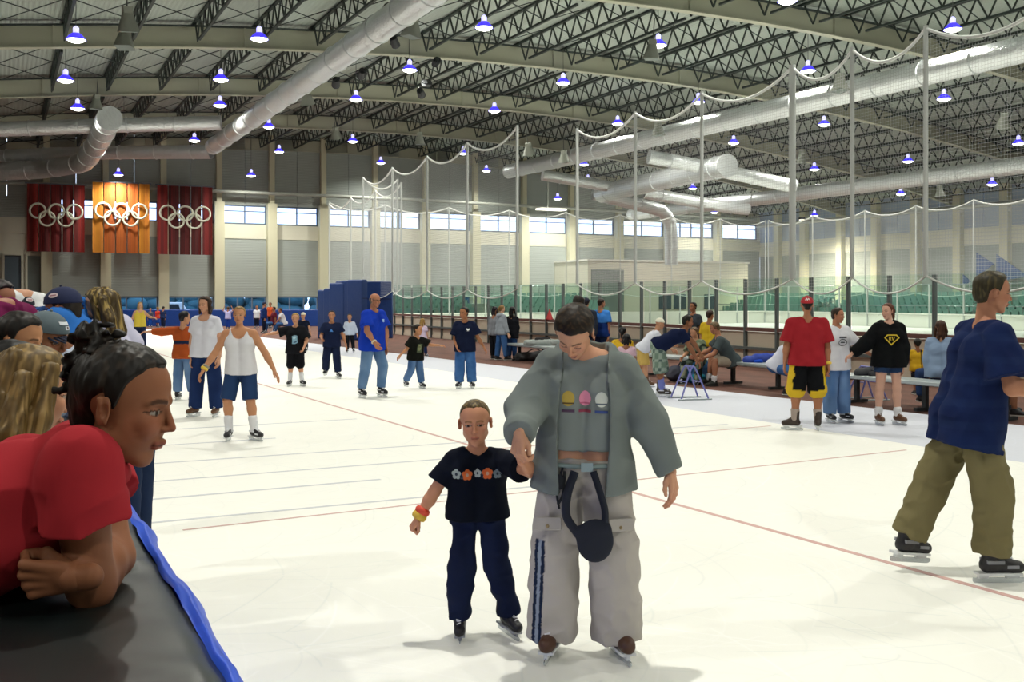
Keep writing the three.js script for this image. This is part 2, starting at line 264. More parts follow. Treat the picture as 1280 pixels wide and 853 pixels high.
function pendant(p, label, group) {
  const L = thing('pendant_lamp', label, 'lamp', group); L.position.copy(p);
  mesh('reflector', LAMP.cone, LAMP.mCone, L); mesh('lens', LAMP.lens, LAMP.mLens, L); mesh('ballast_housing', LAMP.ballast, LAMP.mBallast, L);
  const b = p.x * CY - p.z * SY, up = Math.max(0.3, deckY(b) - p.y - 0.52), s = mesh('stem', LAMP.stem, LAMP.mStem, L); s.scale.y = up; s.position.y = 0.52 + up / 2;
  const l = new THREE.SpotLight(LAMP_COLOR, LAMP_CD, 0, 1.38, 0.75, 2); l.position.y = -0.15; l.castShadow = true; l.shadow.radius = 8; L.add(l); l.target.position.set(0, -8, 0); L.add(l.target);
  return L;
}
{
  const px = [[95, 50], [324, 49], [605, 35], [823, 57], [1191, 37], [82, 101], [276, 100], [512, 88], [704, 104], [1010, 89], [97, 136], [275, 132], [445, 125], [618, 139], [772, 155], [873, 128], [1030, 156], [1180, 124], [155, 160], [243, 176], [336, 159], [441, 177], [349, 190], [476, 204], [579, 192], [608, 214], [917, 179], [1018, 212], [1135, 202], [1273, 180], [148, 219], [314, 220], [697, 249], [730, 206], [735, 226], [875, 213], [866, 236], [893, 266], [995, 241], [1126, 243], [1240, 231], [1018, 270], [984, 2]];
  const bands = [[-9, 60, 'nearest the top of the picture'], [60, 112, 'in the second level of lamps down'], [112, 146, 'in the third level of lamps down'], [146, 170, 'in the fourth level of lamps down'], [170, 196, 'in the fifth level of lamps down'], [196, 224, 'in the sixth level of lamps down'], [224, 290, 'in the lowest level of lamps']];
  for (const [lo, hi, where] of bands) px.filter(([, y]) => y >= lo && y < hi).sort((a, b) => a[0] - b[0]).forEach(([x, y], i) => {
    let d = 20; for (; d < 130; d += 0.1) { const q = at(x, y, d), b = q.x * CY - q.z * SY, a = -q.x * SY - q.z * CY; if (q.y > arch(b) - 1.0 || a > 80.6 || b > 67.5) break; }
    pendant(at(x, y, d), 'violet-blue glowing pendant lamp, ' + ORD[i] + ' from the left ' + where, 'pendant lamps under the roof');
  });
  for (const [b, a] of [[-8, -6], [4, -6], [16, -6], [28, -6], [42, -6], [-8, 6], [3, 6], [15, 6], [28, 6], [42, 6], [58, 4], [-8, 18], [5, 18], [17, 18], [30, 17], [44, 18], [58, 20], [-9, 30], [3, 25], [16, 26]]) pendant(hall(b, arch(b) - 1.0, a), 'pendant lamp hung above the front of the ice, over the head of the viewer', 'lamps outside the picture');
}
{
  const tube = (parent, name, pts, r, m = MT.duct) => { const c = new THREE.CatmullRomCurve3(pts, false, 'catmullrom', 0.15), L = c.getLength(), g = new THREE.TubeGeometry(c, Math.max(8, Math.round(L * 1.5)), r, 20, false); const uv = g.attributes.uv; for (let i = 0; i < uv.count; i++) uv.setXY(i, uv.getX(i) * L, uv.getY(i) * 2 * Math.PI * r); const o = mesh(name, g, m, parent); return [c, L]; };
  const joints = (parent, c, L, r, step) => { const g = new THREE.TorusGeometry(r + 0.01, 0.035, 6, 22); for (let s = step / 2; s < L; s += step) { const o = mesh('duct_joint', g, MT.duct, parent), p = c.getPointAt(s / L), t = c.getTangentAt(s / L); o.position.copy(p); o.quaternion.setFromUnitVectors(V(0, 0, 1), t); } };
  const cap = (parent, p, dir, r) => { const g = new THREE.CylinderGeometry(r + 0.02, r + 0.02, 0.12, 24), o = mesh('end_cap', g, MT.duct, parent); o.position.copy(p); o.quaternion.setFromUnitVectors(V(0, 1, 0), dir); };
  const duct = (label, pts, r, caps = []) => { const d = thing('air_duct', label, 'duct'); const [c, L] = tube(d, 'duct_tube', pts, r); joints(d, c, L, r, 2.6); for (const i of caps) cap(d, pts[i], c.getTangentAt(i ? 1 : 0), r); return d; };
  duct('big silver duct slanting from the top centre down to the upper left', [hall(12.2, 11.4, 24), hall(12.2, 11.4, 40), hall(12.2, 11.4, 56), hall(12.2, 11.4, 68)], 0.5, [1 * 3]);
  duct('long bright silver duct rising across the upper right behind the net', [hall(35, 11.2, 20), hall(35, 11.2, 36), hall(34.7, 11.2, 52), hall(34.2, 11.2, 70)], 0.52, [3]);
  duct('lower right silver duct just above the right wall', [hall(51, 9.1, 24), hall(51, 9.1, 45), hall(50.6, 9.1, 66), hall(50.2, 9.1, 78)], 0.5, [3]);
  const A = (x, y, d) => at(x, y, d);
  duct('white crossways duct at the far upper left, above the hanging banners', [A(-60, 164, 57), A(20, 161, 58), A(130, 157, 59), A(275, 153.5, 60)], 0.42, [3]);
  duct('silver crossways duct meeting the foot of the big slanting duct', [A(-60, 198, 70), A(60, 193, 69.4), A(150, 190.5, 69), A(264, 190, 68)], 0.45);
  duct('thick silver duct with a round end that bends away at the far left', [A(137, 148, 54), A(122, 178, 61), A(104, 203, 66), A(50, 212, 69), A(-40, 216, 69)], 0.62, [0]);
  duct('bright crossways duct in the upper middle right, behind the tall net', [A(812, 196, 62), A(880, 209, 62.5), A(960, 226, 63), A(992, 233, 63.4)], 0.42, [0, 3]);
  duct('silver duct with a round end pointing at the viewer, right of the centre', [A(909, 207, 60), A(850, 220, 66), A(775, 237, 74), A(752, 243, 78)], 0.65, [0]);
  duct('thin crossways silver duct below the round duct end', [A(805, 241, 72), A(850, 249, 72.5), A(901, 258, 73), A(935, 262, 73.6)], 0.42);
  duct('pale crossways duct hung left of the round duct end', [A(679, 219, 74), A(720, 226, 74.5), A(769, 235, 75)], 0.4, [0]);
  duct('silver duct that drops down the far wall onto the white room block', [A(742, 242, 78), A(790, 254, 79), A(828, 264, 80), A(838, 280, 80.5), A(839, 305, 80.5), A(839, 331, 80.5)], 0.5);
}
const HORN = M('#8b8f86', 0.7);
{ // loudspeakers and floods hung under the roof
  const r = rng(3), horn = (() => { const g = new THREE.CylinderGeometry(0.19, 0.38, 0.52, 4); g.rotateY(Math.PI / 4); return metres(g); })(), back = new THREE.BoxGeometry(0.27, 0.2, 0.27), mouth = (() => { const g = new THREE.CylinderGeometry(0.35, 0.37, 0.04, 4); g.rotateY(Math.PI / 4); return metres(g); })();
  [[160, 28, 30, 'hung at the top left'], [156, 50, 34, 'below another one at the top left'], [120, 130, 52, 'by the round duct end at the left'], [515, 37, 36, 'at the top beside the slanting duct'], [384, 124, 50, 'right of the slanting duct foot'], [420, 168, 62, 'above the far wall left of the net'], [525, 175, 62, 'left of the first net pole'], [815, 65, 38, 'below the top lamp right of the centre'], [661, 188, 60, 'between the net poles in the middle'], [705, 197, 62, 'just right of the middle net pole'], [823, 163, 52, 'beside the bright right duct start'], [1050, 106, 42, 'on the bright duct in the right half'], [1254, 153, 46, 'near the right edge of the picture'], [1002, 198, 58, 'left of the thick white pole top'], [1175, 241, 62.9, 'below the lower right duct']].forEach(([x, y, d, where], i) => {
    const s = thing('loudspeaker', 'pale box-shaped loudspeaker horn ' + where, 'loudspeaker', 'loudspeakers under the roof'); s.position.copy(at(x, y, d)); s.rotation.set(0.5 * (r() - 0.3), YAW + 1.5 * r(), 0.5 * (r() - 0.5));
    mesh('horn', horn, HORN, s); const b = mesh('driver_box', back, HORN, s); b.position.y = 0.35; const m = mesh('grille', mouth, MT.greyDark, s); m.position.y = -0.25; const t = mesh('hanger', LAMP.stem, LAMP.mStem, s); t.position.y = 0.85; t.scale.set(1.5, 0.8, 1.5);
  });
  [[487, 12], [493, 52], [476, 45], [452, 92], [420, 103], [526, 116], [533, 104], [545, 78]].forEach(([x, y], i) => {
    const s = thing('spotlight_fixture', 'small black stage spotlight clamped among the trusses right of the slanting duct', 'spotlight', 'black spotlights on the trusses'); s.position.copy(at(x, y, 44 + i)); s.rotation.set(0.6 + 0.2 * i, i, 0.3);
    const g = new THREE.CylinderGeometry(0.16, 0.2, 0.5, 12); mesh('lamp_can', metres(g), MT.dark, s); const y2 = new THREE.TorusGeometry(0.24, 0.025, 6, 16, Math.PI); const o = mesh('yoke', y2, MT.dark, s); o.position.y = 0.05;
  });
}
{ // three banners of five hanging strips with five rings each
  const a = 81.6, bOf = (px) => a * Math.tan(Math.atan((px - 640) / F) + YAW), yOf = (px, py) => { const t = Math.atan((px - 640) / F); return EYE + (HOR - py) / F * a / Math.cos(t + YAW) * Math.cos(t); };
  const fabric = (base, dark, seed) => { const c = document.createElement('canvas'); c.width = 128; c.height = 512; const x = c.getContext('2d'), r = rng(seed); x.fillStyle = base; x.fillRect(0, 0, 128, 512); for (let i = 0; i < 60; i++) { x.fillStyle = dark; x.globalAlpha = 0.05 + 0.18 * r(); const w = 3 + 22 * r(); x.fillRect(r() * 128, 0, w, 512); } const t = new THREE.CanvasTexture(c); t.colorSpace = THREE.SRGBColorSpace; t.wrapS = t.wrapT = THREE.RepeatWrapping; t.repeat.set(1, 0.2); return M('#ffffff', 0.85, { map: t }); };
  const reds = [fabric('#a3231c', '#50120f', 1), fabric('#8c1f1d', '#3d0d0f', 2)], golds = [fabric('#e0992a', '#a55e14', 3), fabric('#cf6f24', '#8c3f12', 4)], deep = [fabric('#a0231f', '#430f10', 5), fabric('#701a1a', '#2c0a0c', 6)];
  const ringM = M('#d3d6c4', 0.5);
  [[33, 106.5, 231, 315, reds, [0, 1, 1, 1, 0], 'red hanging banner of five strips with five linked rings, left of the gold one'], [115, 187.5, 229, 316.5, golds, [0, 1, 1, 1, 0], 'gold and orange hanging banner of five strips with five linked pale rings'], [196, 266, 233, 318.5, deep, [0, 1, 1, 1, 0], 'dark red hanging banner of five strips with five linked rings, right of the gold one']].forEach(([x0, x1, y0, y1, mats, pick, label]) => {
    const b0 = bOf(x0), b1 = bOf(x1), W = b1 - b0, top = yOf((x0 + x1) / 2, y0), low = yOf((x0 + x1) / 2, y1), H = top - low, s = W / 5, t = thing('banner', label, 'banner'); place(t, (b0 + b1) / 2, low, a);
    for (let i = 0; i < 5; i++) {
      const g = new THREE.BoxGeometry(s - 0.075, H, 0.03, 6, 10, 1), p = g.attributes.position; for (let k = 0; k < p.count; k++) p.setZ(k, p.getZ(k) + 0.04 * Math.sin(p.getX(k) * 7 + i) + 0.02 * Math.sin(p.getY(k) * 1.3 + i)); g.computeVertexNormals(); g.translate(-W / 2 + s * (i + 0.5), H / 2, 0); mesh('banner_strip', metres(g), mats[pick[i]], t);
    }
    const R = W * 0.132, cy = H * 0.60; for (let i = 0; i < 5; i++) { const g = new THREE.TorusGeometry(R, 0.075, 8, 40); g.scale(1, 1, 0.35); g.translate((i - 2) * W * 0.157, cy - (i % 2 ? R * 1.05 : 0), 0.1 + 0.015 * i); mesh('ring', g, ringM, t); }
    new MB().box(W + 0.2, 0.08, 0.08, 0, H + 0.04, 0).build('top_bar', MT.frame, t);
  });
}
// ---------------------------------------------------------------- rink boards, glass, nets, stands
const netMap = dataMap(64, (u, v) => (Math.abs(((u * 4) % 1) - 0.5) > 0.447 || Math.abs(((v * 4) % 1) - 0.5) > 0.447 ? 1 : 0));
const NET = M('#e3e6ea', 0.9, { alphaMap: scaled(netMap, 0.28), transparent: true, side: THREE.DoubleSide });
const NET2 = M('#e3e6ea', 0.9, { alphaMap: (() => { const t = scaled(dataMap(64, (u, v) => (Math.abs(((u * 4) % 1) - 0.5) > 0.478 || Math.abs(((v * 4) % 1) - 0.5) > 0.478 ? 1 : 0)), 0.28); return t; })(), transparent: true, side: THREE.DoubleSide });
function netRun(t, pts, H, low, sag, lowSag, poles, poleR, mat) {   // pts: pole feet on the ground in world metres, t at the first
  const o = t.position, q = pts.map((p) => p.clone().sub(o));
  for (let i = 0; i + 1 < q.length; i++) {
    const A = q[i], B = q[i + 1], n = 12, pos = [], uv = [], idx = [], L = A.distanceTo(B), up = [], dn = [];
    for (let k = 0; k <= n; k++) { const u = k / n, p = A.clone().lerp(B, u), s = 4 * u * (1 - u), yt = H[i] + (H[i + 1] - H[i]) * u - sag * s, yb = low - lowSag * s; pos.push(p.x, yb, p.z, p.x, yt, p.z); uv.push(u * L, yb, u * L, yt); up.push(V(p.x, yt, p.z)); dn.push(V(p.x, yb, p.z)); if (k) { const c = 2 * k; idx.push(c - 2, c, c + 1, c - 2, c + 1, c - 1); } }
    const g = new THREE.BufferGeometry(); g.setAttribute('position', new THREE.Float32BufferAttribute(pos, 3)); g.setAttribute('uv', new THREE.Float32BufferAttribute(uv, 2)); g.setIndex(idx); g.computeVertexNormals();
    mesh('net_panel', g, mat, t); new MB().tube(up, 0.035, 6, 16).build('top_rope', MT.rope, t); new MB().tube(dn, 0.02, 6, 16).build('bottom_rope', MT.rope, t);
  }
  q.forEach((p, i) => { if (poles[i]) new MB().rod(V(p.x, poles[i] === 2 ? 0 : low, p.z), V(p.x, H[i] + 0.05, p.z), poleR * (poles[i] === 3 ? 1.6 : 1), 8).build('pole', MT.pole, t); });
}
{
  const mk = (label, list, H, low, sag, lowSag, poles, r, mat) => { const pts = list.map(([b, a]) => hall(b, 0, a)), t = thing('safety_net', label, 'net'); t.position.copy(pts[0]); netRun(t, pts, H, low, sag, lowSag, poles, r, mat); };
  const run = (label, near) => mk(label, near.map((a) => [16.6, a]), near.map((a) => a > 33 ? 7.0 : 7.1), 2.15, 0.45, 0.35, near.map((a) => (a === 18.9 ? 3 : 1)), 0.05, NET);
  run('tall pale safety net with scalloped top rope along the near rink boards at the right', [12, 15, 17.0, 18.9, 22.4, 25.6, 29]); run('farther piece of pale safety net beyond the blue mats', [45.3, 49, 53, 57]);
  const outer = [29.3, 33.2, 37, 40.9, 44.8].map((a) => [14.6, a]);
  mk('shorter run of pale net nearest the viewer, ending at the blue mats', [...outer, [16.3, 45]], outer.map(() => 7.1).concat([7.1]), 2.0, 0.45, 0.3, [1, 1, 1, 1, 1, 1], 0.045, NET);
  const far = [20, 24, 28, 32, 36, 40, 44, 48, 52.6, 57].map((a) => [47.9, a]);
  mk('far safety net with scalloped rope in front of the right wall', far, far.map(() => 7.1), 2.0, 0.4, 0.2, far.map(() => 1), 0.04, NET2);
  const end = [16.7, 20, 24, 28, 32, 36, 40, 44, 47.9].map((b) => [b, 57.3]);
  mk('thin safety net across the far end of the second rink', end, end.map(() => 7.1), 2.0, 0.4, 0.2, end.map(() => 1), 0.035, NET2);
}
function boards(label, from, to, step, o = {}) {   // a run of boards with glass above, from [b, a] to [b, a]
  const A = hall(from[0], 0, from[1]), B = hall(to[0], 0, to[1]), L = A.distanceTo(B), n = Math.round(L / step), t = thing('rink_boards', label, 'rink boards'), w = L / n, h = o.h ?? 0.93, gh = o.gh ?? 1.25;
  t.position.copy(A); t.rotation.y = Math.atan2(-(B.z - A.z), B.x - A.x);
  const P = new THREE.BoxGeometry(w - 0.02, h - 0.12, 0.05), G = new THREE.BoxGeometry(w - 0.08, gh - 0.04, 0.014), R = new THREE.BoxGeometry(0.065, h + gh, 0.08), Q = new THREE.BoxGeometry(w, 0.07, 0.09); [P, G, R, Q].forEach((g) => metres(g));
  for (let i = 0; i < n; i++) {
    const x = (i + 0.5) * w; let m = mesh('board_panel', P, o.board ?? MT.board, t); m.position.set(x, h / 2, 0); m = mesh('glass_pane', G, MT.glass, t); m.position.set(x, h + gh / 2 + 0.03, 0);
    if (o.back) { m = mesh('mid_rail', Q, MT.post, t); m.position.set(x, h * 0.5, o.back * 0.09); }
  }
  for (let i = 0; i <= n; i++) { const m = mesh('post', R, o.post ?? MT.post, t); m.position.set(i * w, (h + gh) / 2, (o.back ?? 1) * 0.07); }
  new MB().box(L, 0.09, 0.2, L / 2, h, 0).build('cap_rail', o.cap ?? MT.cap, t); new MB().box(L, 0.12, 0.1, L / 2, 0.06, 0).build('kick_plate', o.kick ?? MT.board, t);
}
boards('near rink boards with dark posts and glass, behind the benches on the red floor', [16.75, 9], [16.75, 57], 1.17, { back: -1 });
boards('white far rink boards with glass in front of the green stands at the right', [47.7, 57], [47.7, 12], 2.4, { h: 0.78, gh: 1.7, board: MT.white, cap: MT.white, kick: MT.white, post: MT.pole });
boards('white rink boards with glass across the far end of the second rink', [16.8, 57.1], [47.6, 57.1], 2.4, { h: 0.78, gh: 1.7, board: MT.white, cap: MT.white, kick: MT.white, post: MT.pole });
{ // green stands along the right and the far wall, seats one by one
  const s = structure('stand_right'), step = 0.3, rows = 5, seats = [];
  const tier = (b0, b1, a0, a1, y, st, along) => { mesh('tier', slab([[b0, a0], [b1, a0], [b1, a1], [b0, a1]], -0.01, y), MT.concrete, st); };
  for (let k = 0; k < rows; k++) { const y = 0.05 + k * step, b = 59.5 + k * 0.85; tier(b, 69.3, 30, 82, y, s); for (let a = 34 + (k % 2) * 0.3; a < 81; a += 0.62) { if (Math.abs(a - 50) < 0.9 || Math.abs(a - 66) < 0.9) continue; seats.push([b + 0.5, y, a, -Math.PI / 2]); } }
  const e = structure('stand_far'); for (let k = 0; k < 5; k++) { const y = 0.05 + k * step, a = 75 + k * 0.85; tier(24, 46.5, a, 83.5, y, e); for (let b = 24.5; b < 46.2; b += 0.62) if (Math.abs(b - 35) > 0.7) seats.push([b, y, a + 0.5, 0]); }
  const pan = (() => { const m = new MB().box(0.48, 0.05, 0.42, 0, 0.42, 0.04).box(0.48, 0.5, 0.05, 0, 0.68, -0.2).box(0.06, 0.42, 0.3, 0, 0.2, 0); return m.geometry(); })();
  const eye = (q) => hall(q[0], q[1], q[2]).length(); seats.sort((p, q) => eye(p) - eye(q));
  const proto = new THREE.Mesh(pan, MT.seat); proto.castShadow = proto.receiveShadow = true;
  seats.slice(0, 300).forEach(([b, y, a, turn]) => { const o = proto.clone(); o.name = numbered('stadium_seat'); scene.add(o); tag(o, 'green plastic stadium seat in the rows beyond the rink glass', 'seat', 'green stadium seats'); o.position.copy(hall(b, y, a)); o.rotation.y = YAW + turn; });
  const rest = seats.slice(300), im = new THREE.InstancedMesh(pan, MT.seat, rest.length); rest.forEach(([b, y, a, turn], i) => im.setMatrixAt(i, new THREE.Matrix4().makeRotationY(YAW + turn).setPosition(hall(b, y, a)))); im.name = 'far_stadium_seats'; im.userData.kind = 'stuff'; im.userData.label = 'green plastic stadium seats in the farthest rows'; scene.add(im);
  const rail = (label, A, B, n, h) => { const t = thing('guard_rail', label, 'railing'); t.position.copy(A); const D = B.clone().sub(A), Z = V(0, 0, 0); new MB().rod(V(0, h, 0), D.clone().add(V(0, h, 0)), 0.035, 6).rod(V(0, h * 0.5, 0), D.clone().add(V(0, h * 0.5, 0)), 0.025, 6).build('rail', MT.aluminium, t); for (let i = 0; i <= n; i++) { const p = D.clone().multiplyScalar(i / n); new MB().rod(p, p.clone().add(V(0, h, 0)), 0.03, 6).build('upright', MT.aluminium, t); } };
  rail('long metal guard rail along the top of the right stand', hall(64.3, 1.25, 34), hall(64.3, 1.25, 81), 16, 1.5); rail('metal guard rail along the front of the right stand', hall(59.3, 0, 34), hall(59.3, 0, 81), 16, 1.15);
  for (const a of [50, 66]) rail(a === 50 ? 'nearer sloping stair handrail climbing the right stand' : 'farther sloping stair handrail climbing the right stand', hall(59.8, 0.4, a), hall(63.4, 1.3, a), 4, 0.9);
  rail('metal guard rail along the top of the far stand', hall(24.2, 1.25, 79.6), hall(46.2, 1.25, 79.6), 10, 1.5);
}
{ // blue triangular sails on the right wall
  const m = M('#3b5688', 0.7);
  [[[1221, 316], [1221, 347], [1243, 330], 'small blue triangular sail left of the motion-blurred man'], [[1246, 318], [1246, 352], [1286, 346], 'large blue triangular sail at the right edge of the picture'], [[1204, 343], [1204, 358], [1214, 352], 'smallest blue triangular sail low on the right wall']].forEach(([p, q, r, label]) => {
    const w = [p, q, r].map(([x, y]) => { const t = Math.atan((x - 640) / F), a = 68.6 / Math.tan(t + YAW), d = a / Math.cos(t + YAW) * Math.cos(t); return [a, EYE + (HOR - y) / F * d]; }), a0 = w[0][0];
    const s = new THREE.Shape(w.map(([a, y]) => new THREE.Vector2(a0 - a, y))), g = new THREE.ExtrudeGeometry(s, { depth: 0.06, bevelEnabled: false }); g.rotateY(-Math.PI / 2);
    const o = mesh('wall_sail', metres(g), m, scene); o.position.copy(hall(68.6, 0, a0)); o.rotation.y = YAW; tag(o, label, 'sail');
  });
  const w = thing('wall_floodlight', 'floodlight washing a bright patch high on the right wall', 'lamp'); place(w, 64.6, 8.7, wallA(1054)); new MB().box(0.4, 0.2, 0.5, 0, 0.16, 0).build('housing', MT.dark, w); mesh('lens', new THREE.BoxGeometry(0.3, 0.03, 0.4).translate(0, 0.04, 0), M('#fff', 0.4, { emissive: new THREE.Color('#fff4d8'), emissiveIntensity: 2 }), w);
  new MB().rod(V(0, 0.2, 0), V(4.9, 0.2, 0), 0.04, 6).build('arm', MT.pipe, w);
  const l = new THREE.SpotLight(new THREE.Color('#fff1cf'), 330, 0, 1.08, 0.5); l.position.set(0, -0.02, 0); l.target.position.set(1.2, -8, 0); l.castShadow = true; l.shadow.radius = 6; w.add(l); w.add(l.target);
  const u = thing('light_panel', 'bright white flat light panel hung before the far wall windows', 'lamp'); u.position.copy(at(689, 262, 82)); u.rotation.y = YAW; mesh('reflector_panel', new THREE.BoxGeometry(2.3, 0.14, 0.9), M('#ffffff', 0.5, { emissive: new THREE.Color('#fffbe8'), emissiveIntensity: 0.8 }), u); new MB().rod(V(-0.3, 0.05, 0), V(-0.3, 5, 0), 0.04, 6).build('hanger', MT.pipe, u);
  const l2 = new THREE.SpotLight(new THREE.Color('#fff3d0'), 35, 0, 1.0, 0.8); l2.position.set(0, -0.12, 0); l2.target.position.set(0.3, -3, -0.9); l2.castShadow = true; u.add(l2); u.add(l2.target);
}
// ---------------------------------------------------------------- pads, mats, benches, bags, skating frames
function roundedBox(w, h, d, r = 0.04) { const s = new THREE.Shape(), x = w / 2 - r, y = h / 2 - r; s.moveTo(-x, -h / 2); s.lineTo(x, -h / 2); s.quadraticCurveTo(w / 2, -h / 2, w / 2, -y); s.lineTo(w / 2, y); s.quadraticCurveTo(w / 2, h / 2, x, h / 2); s.lineTo(-x, h / 2); s.quadraticCurveTo(-w / 2, h / 2, -w / 2, y); s.lineTo(-w / 2, -y); s.quadraticCurveTo(-w / 2, -h / 2, -x, -h / 2); const g = new THREE.ExtrudeGeometry(s, { depth: d - 2 * r, bevelEnabled: true, bevelSize: r * 0.8, bevelThickness: r, bevelSegments: 3, curveSegments: 6 }); g.translate(0, 0, -d / 2 + r); return metres(g); }
{ // low blue crash pads round the far end of the ice
  const g = roundedBox(1.3, 0.95, 0.3, 0.05); for (let i = 0; i < 11; i++) { const o = mesh('crash_pad', g, MT.vinylBlue, scene), x = 140 + i * 26.3; o.position.copy(ground(x, 407.6)); o.position.y = 0.48; tag(o, 'low blue vinyl crash pad, ' + ORD[i] + ' from the left along the far end of the ice', 'crash pad', 'blue pads at the far end of the ice'); }
  // upright gym mats
  [[409, 423, 0.5, 2.02], [416.5, 423.5, 0.5, 2.08], [424, 424, 0.52, 2.3], [431.5, 424, 0.5, 2.38], [439, 424.5, 0.5, 2.4], [446.5, 425, 0.5, 2.42], [471, 422.5, 1.3, 2.38]].forEach(([x, y, w, h], i) => { const p = ground(x, y), t = thing('gym_mat', i === 6 ? 'broad dark blue upright mat seen through the net edge' : 'tall dark blue upright mat, ' + ORD[i] + ' from the left in the stack', 'gym mat', 'blue mats stood on end'); t.position.copy(p); t.rotation.y = i === 6 ? -0.1 : 0.9; mesh('mat_body', roundedBox(i === 6 ? w : 0.24, h, i === 6 ? 0.24 : 0.9, 0.05).translate(0, h / 2, 0), MT.matBlue, t); for (const k of [0.3, 0.7]) new MB().box(i === 6 ? w + 0.01 : 0.26, 0.05, i === 6 ? 0.26 : 0.92, 0, h * k, 0).build('strap', M('#0a2350', 0.6), t); });
}
{ // padded ledge on the boards at the left, right under the viewer
  const t = thing('padded_ledge', 'dark green vinyl padded ledge with a blue edge that the red-shirted girl leans on', 'padded ledge'), r = 0, a0 = -2, a1 = 5.5, W = 0.66, nx = 44, nz = 200; place(t, -0.02, 0, 0);
  const top = new THREE.PlaneGeometry(W, a1 - a0, nx, nz); top.rotateX(-Math.PI / 2); const p = top.attributes.position;
  for (let i = 0; i < p.count; i++) {
    const x = p.getX(i), z = p.getZ(i) - (a1 + a0) / 2, edge = Math.min(1, (W / 2 - Math.abs(x)) / 0.05), a = -z; p.setZ(i, z);
    const fold = 0.009 * Math.sin(26 * (a * 0.8 + x * 1.2) + 3 * noise(x * 3, 0, a * 3)) * Math.max(0, noise(x * 2.5 + 3, 1, a * 2.2) + 0.45) + 0.016 * noise(x * 4, 5, a * 2.5) + 0.004 * Math.sin(55 * (a + 0.5 * x) + 5 * noise(x * 5, 3, a * 5)) * Math.max(0, noise(x * 4, 7, a * 3));
    p.setY(i, 1.125 + 0.03 * Math.sqrt(Math.max(0, edge)) + fold * Math.max(0.1, edge) - (edge < 0.01 ? 0.1 : 0));
  }
  top.computeVertexNormals(); mesh('vinyl_cover', top, M('#101a1b', 0.36, { clearcoat: 0.2, clearcoatRoughness: 0.5, side: THREE.DoubleSide }), t);
  const side = new MB().box(W - 0.02, 1.06, a1 - a0, 0, 0.55, -(a1 + a0) / 2); side.build('board_panel', MT.white, t);
  const strip = new THREE.PlaneGeometry(1, a1 - a0, 6, 260); strip.rotateX(-Math.PI / 2); const q = strip.attributes.position; // piped edge strip
  for (let i = 0; i < q.count; i++) { const u = q.getX(i) + 0.5, z = q.getZ(i) - (a1 + a0) / 2, wob = 0.008 * noise(z * 5, 1, 2) + 0.004 * noise(z * 14, 4, 2), w = 0.038 + 0.012 * noise(z * 3, 9, 1); q.setXYZ(i, W / 2 - 0.022 + u * w + wob, 1.146 + 0.014 * Math.sin(u * Math.PI * 0.9) - 0.03 * u * u + 0.003 * Math.sin(u * 14 + z * 9), z); }
  strip.computeVertexNormals(); mesh('blue_edge_strip', strip, M('#1a4fd0', 0.42, { side: THREE.DoubleSide }), t).userData.label = 'bright blue piped edge';
  new MB().box(0.03, 1.1, a1 - a0, W / 2 + 0.005, 0.57, -(a1 + a0) / 2).build('blue_facing', M('#1a4fd0', 0.5), t);
}
function bench(label, b, a0, a1, h = 0.43) {
  const t = thing('bench', label, 'bench'), L = a1 - a0; place(t, b, 0, (a0 + a1) / 2); for (const x of [-0.12, 0.12]) mesh('seat_plank', roundedBox(0.22, 0.045, L, 0.012).translate(x, h, 0), MT.aluminium, t);
  const n = Math.max(2, Math.round(L / 1.8) + 1); for (let i = 0; i < n; i++) { const z = -L / 2 + 0.35 + (L - 0.7) * i / (n - 1); const g = new MB().box(0.07, h, 0.07, 0, h / 2, z).build('leg', MT.dark, t); new MB().box(0.42, 0.05, 0.07, 0, 0.025, z).box(0.34, 0.04, 0.06, 0, h - 0.03, z).build('foot_bar', MT.dark, g); }
}
bench('bench with bags lying on it, left behind the grey-hooded woman', 12.75, 22.3, 25.8); bench('bench on which the man in khaki shorts sits lacing up', 13.05, 14.9, 19.6); bench('bench at the right where the long-haired woman in pale blue sits', 12.55, 9.6, 13.1);
function skatingFrame(label, p, turn) {
  const t = thing('skating_frame', label, 'skating frame'); t.position.copy(p); t.rotation.y = turn; t.scale.setScalar(0.72); const m = M('#7276b8', 0.4, { metalness: 0.2 });
  for (const s of [-1, 1]) { const c = [V(-0.34, 0.03, 0.3 * s), V(-0.1, 0.62, 0.22 * s), V(0, 0.78, 0.2 * s), V(0.1, 0.62, 0.22 * s), V(0.34, 0.03, 0.3 * s)]; new MB().tube(c, 0.021, 8, 30, 0.4).build('side_tube', m, t); new MB().rod(V(-0.42, 0.02, 0.3 * s), V(0.42, 0.02, 0.3 * s), 0.018, 8).build('runner', MT.aluminium, t); }
  new MB().rod(V(-0.02, 0.77, -0.2), V(-0.02, 0.77, 0.2), 0.022, 8).build('handle_bar', m, t); new MB().rod(V(-0.18, 0.42, -0.26), V(-0.18, 0.42, 0.26), 0.015, 8).rod(V(0.18, 0.42, -0.26), V(0.18, 0.42, 0.26), 0.015, 8).build('cross_tube', m, t);
}
skatingFrame('violet tube skating frame on the ice edge beside the stooping man in plaid shorts', ground(862, 499), 0.25); skatingFrame('blue tube skating frame between the white shirt boy and the black hoodie girl', ground(1083, 500), 0.2);
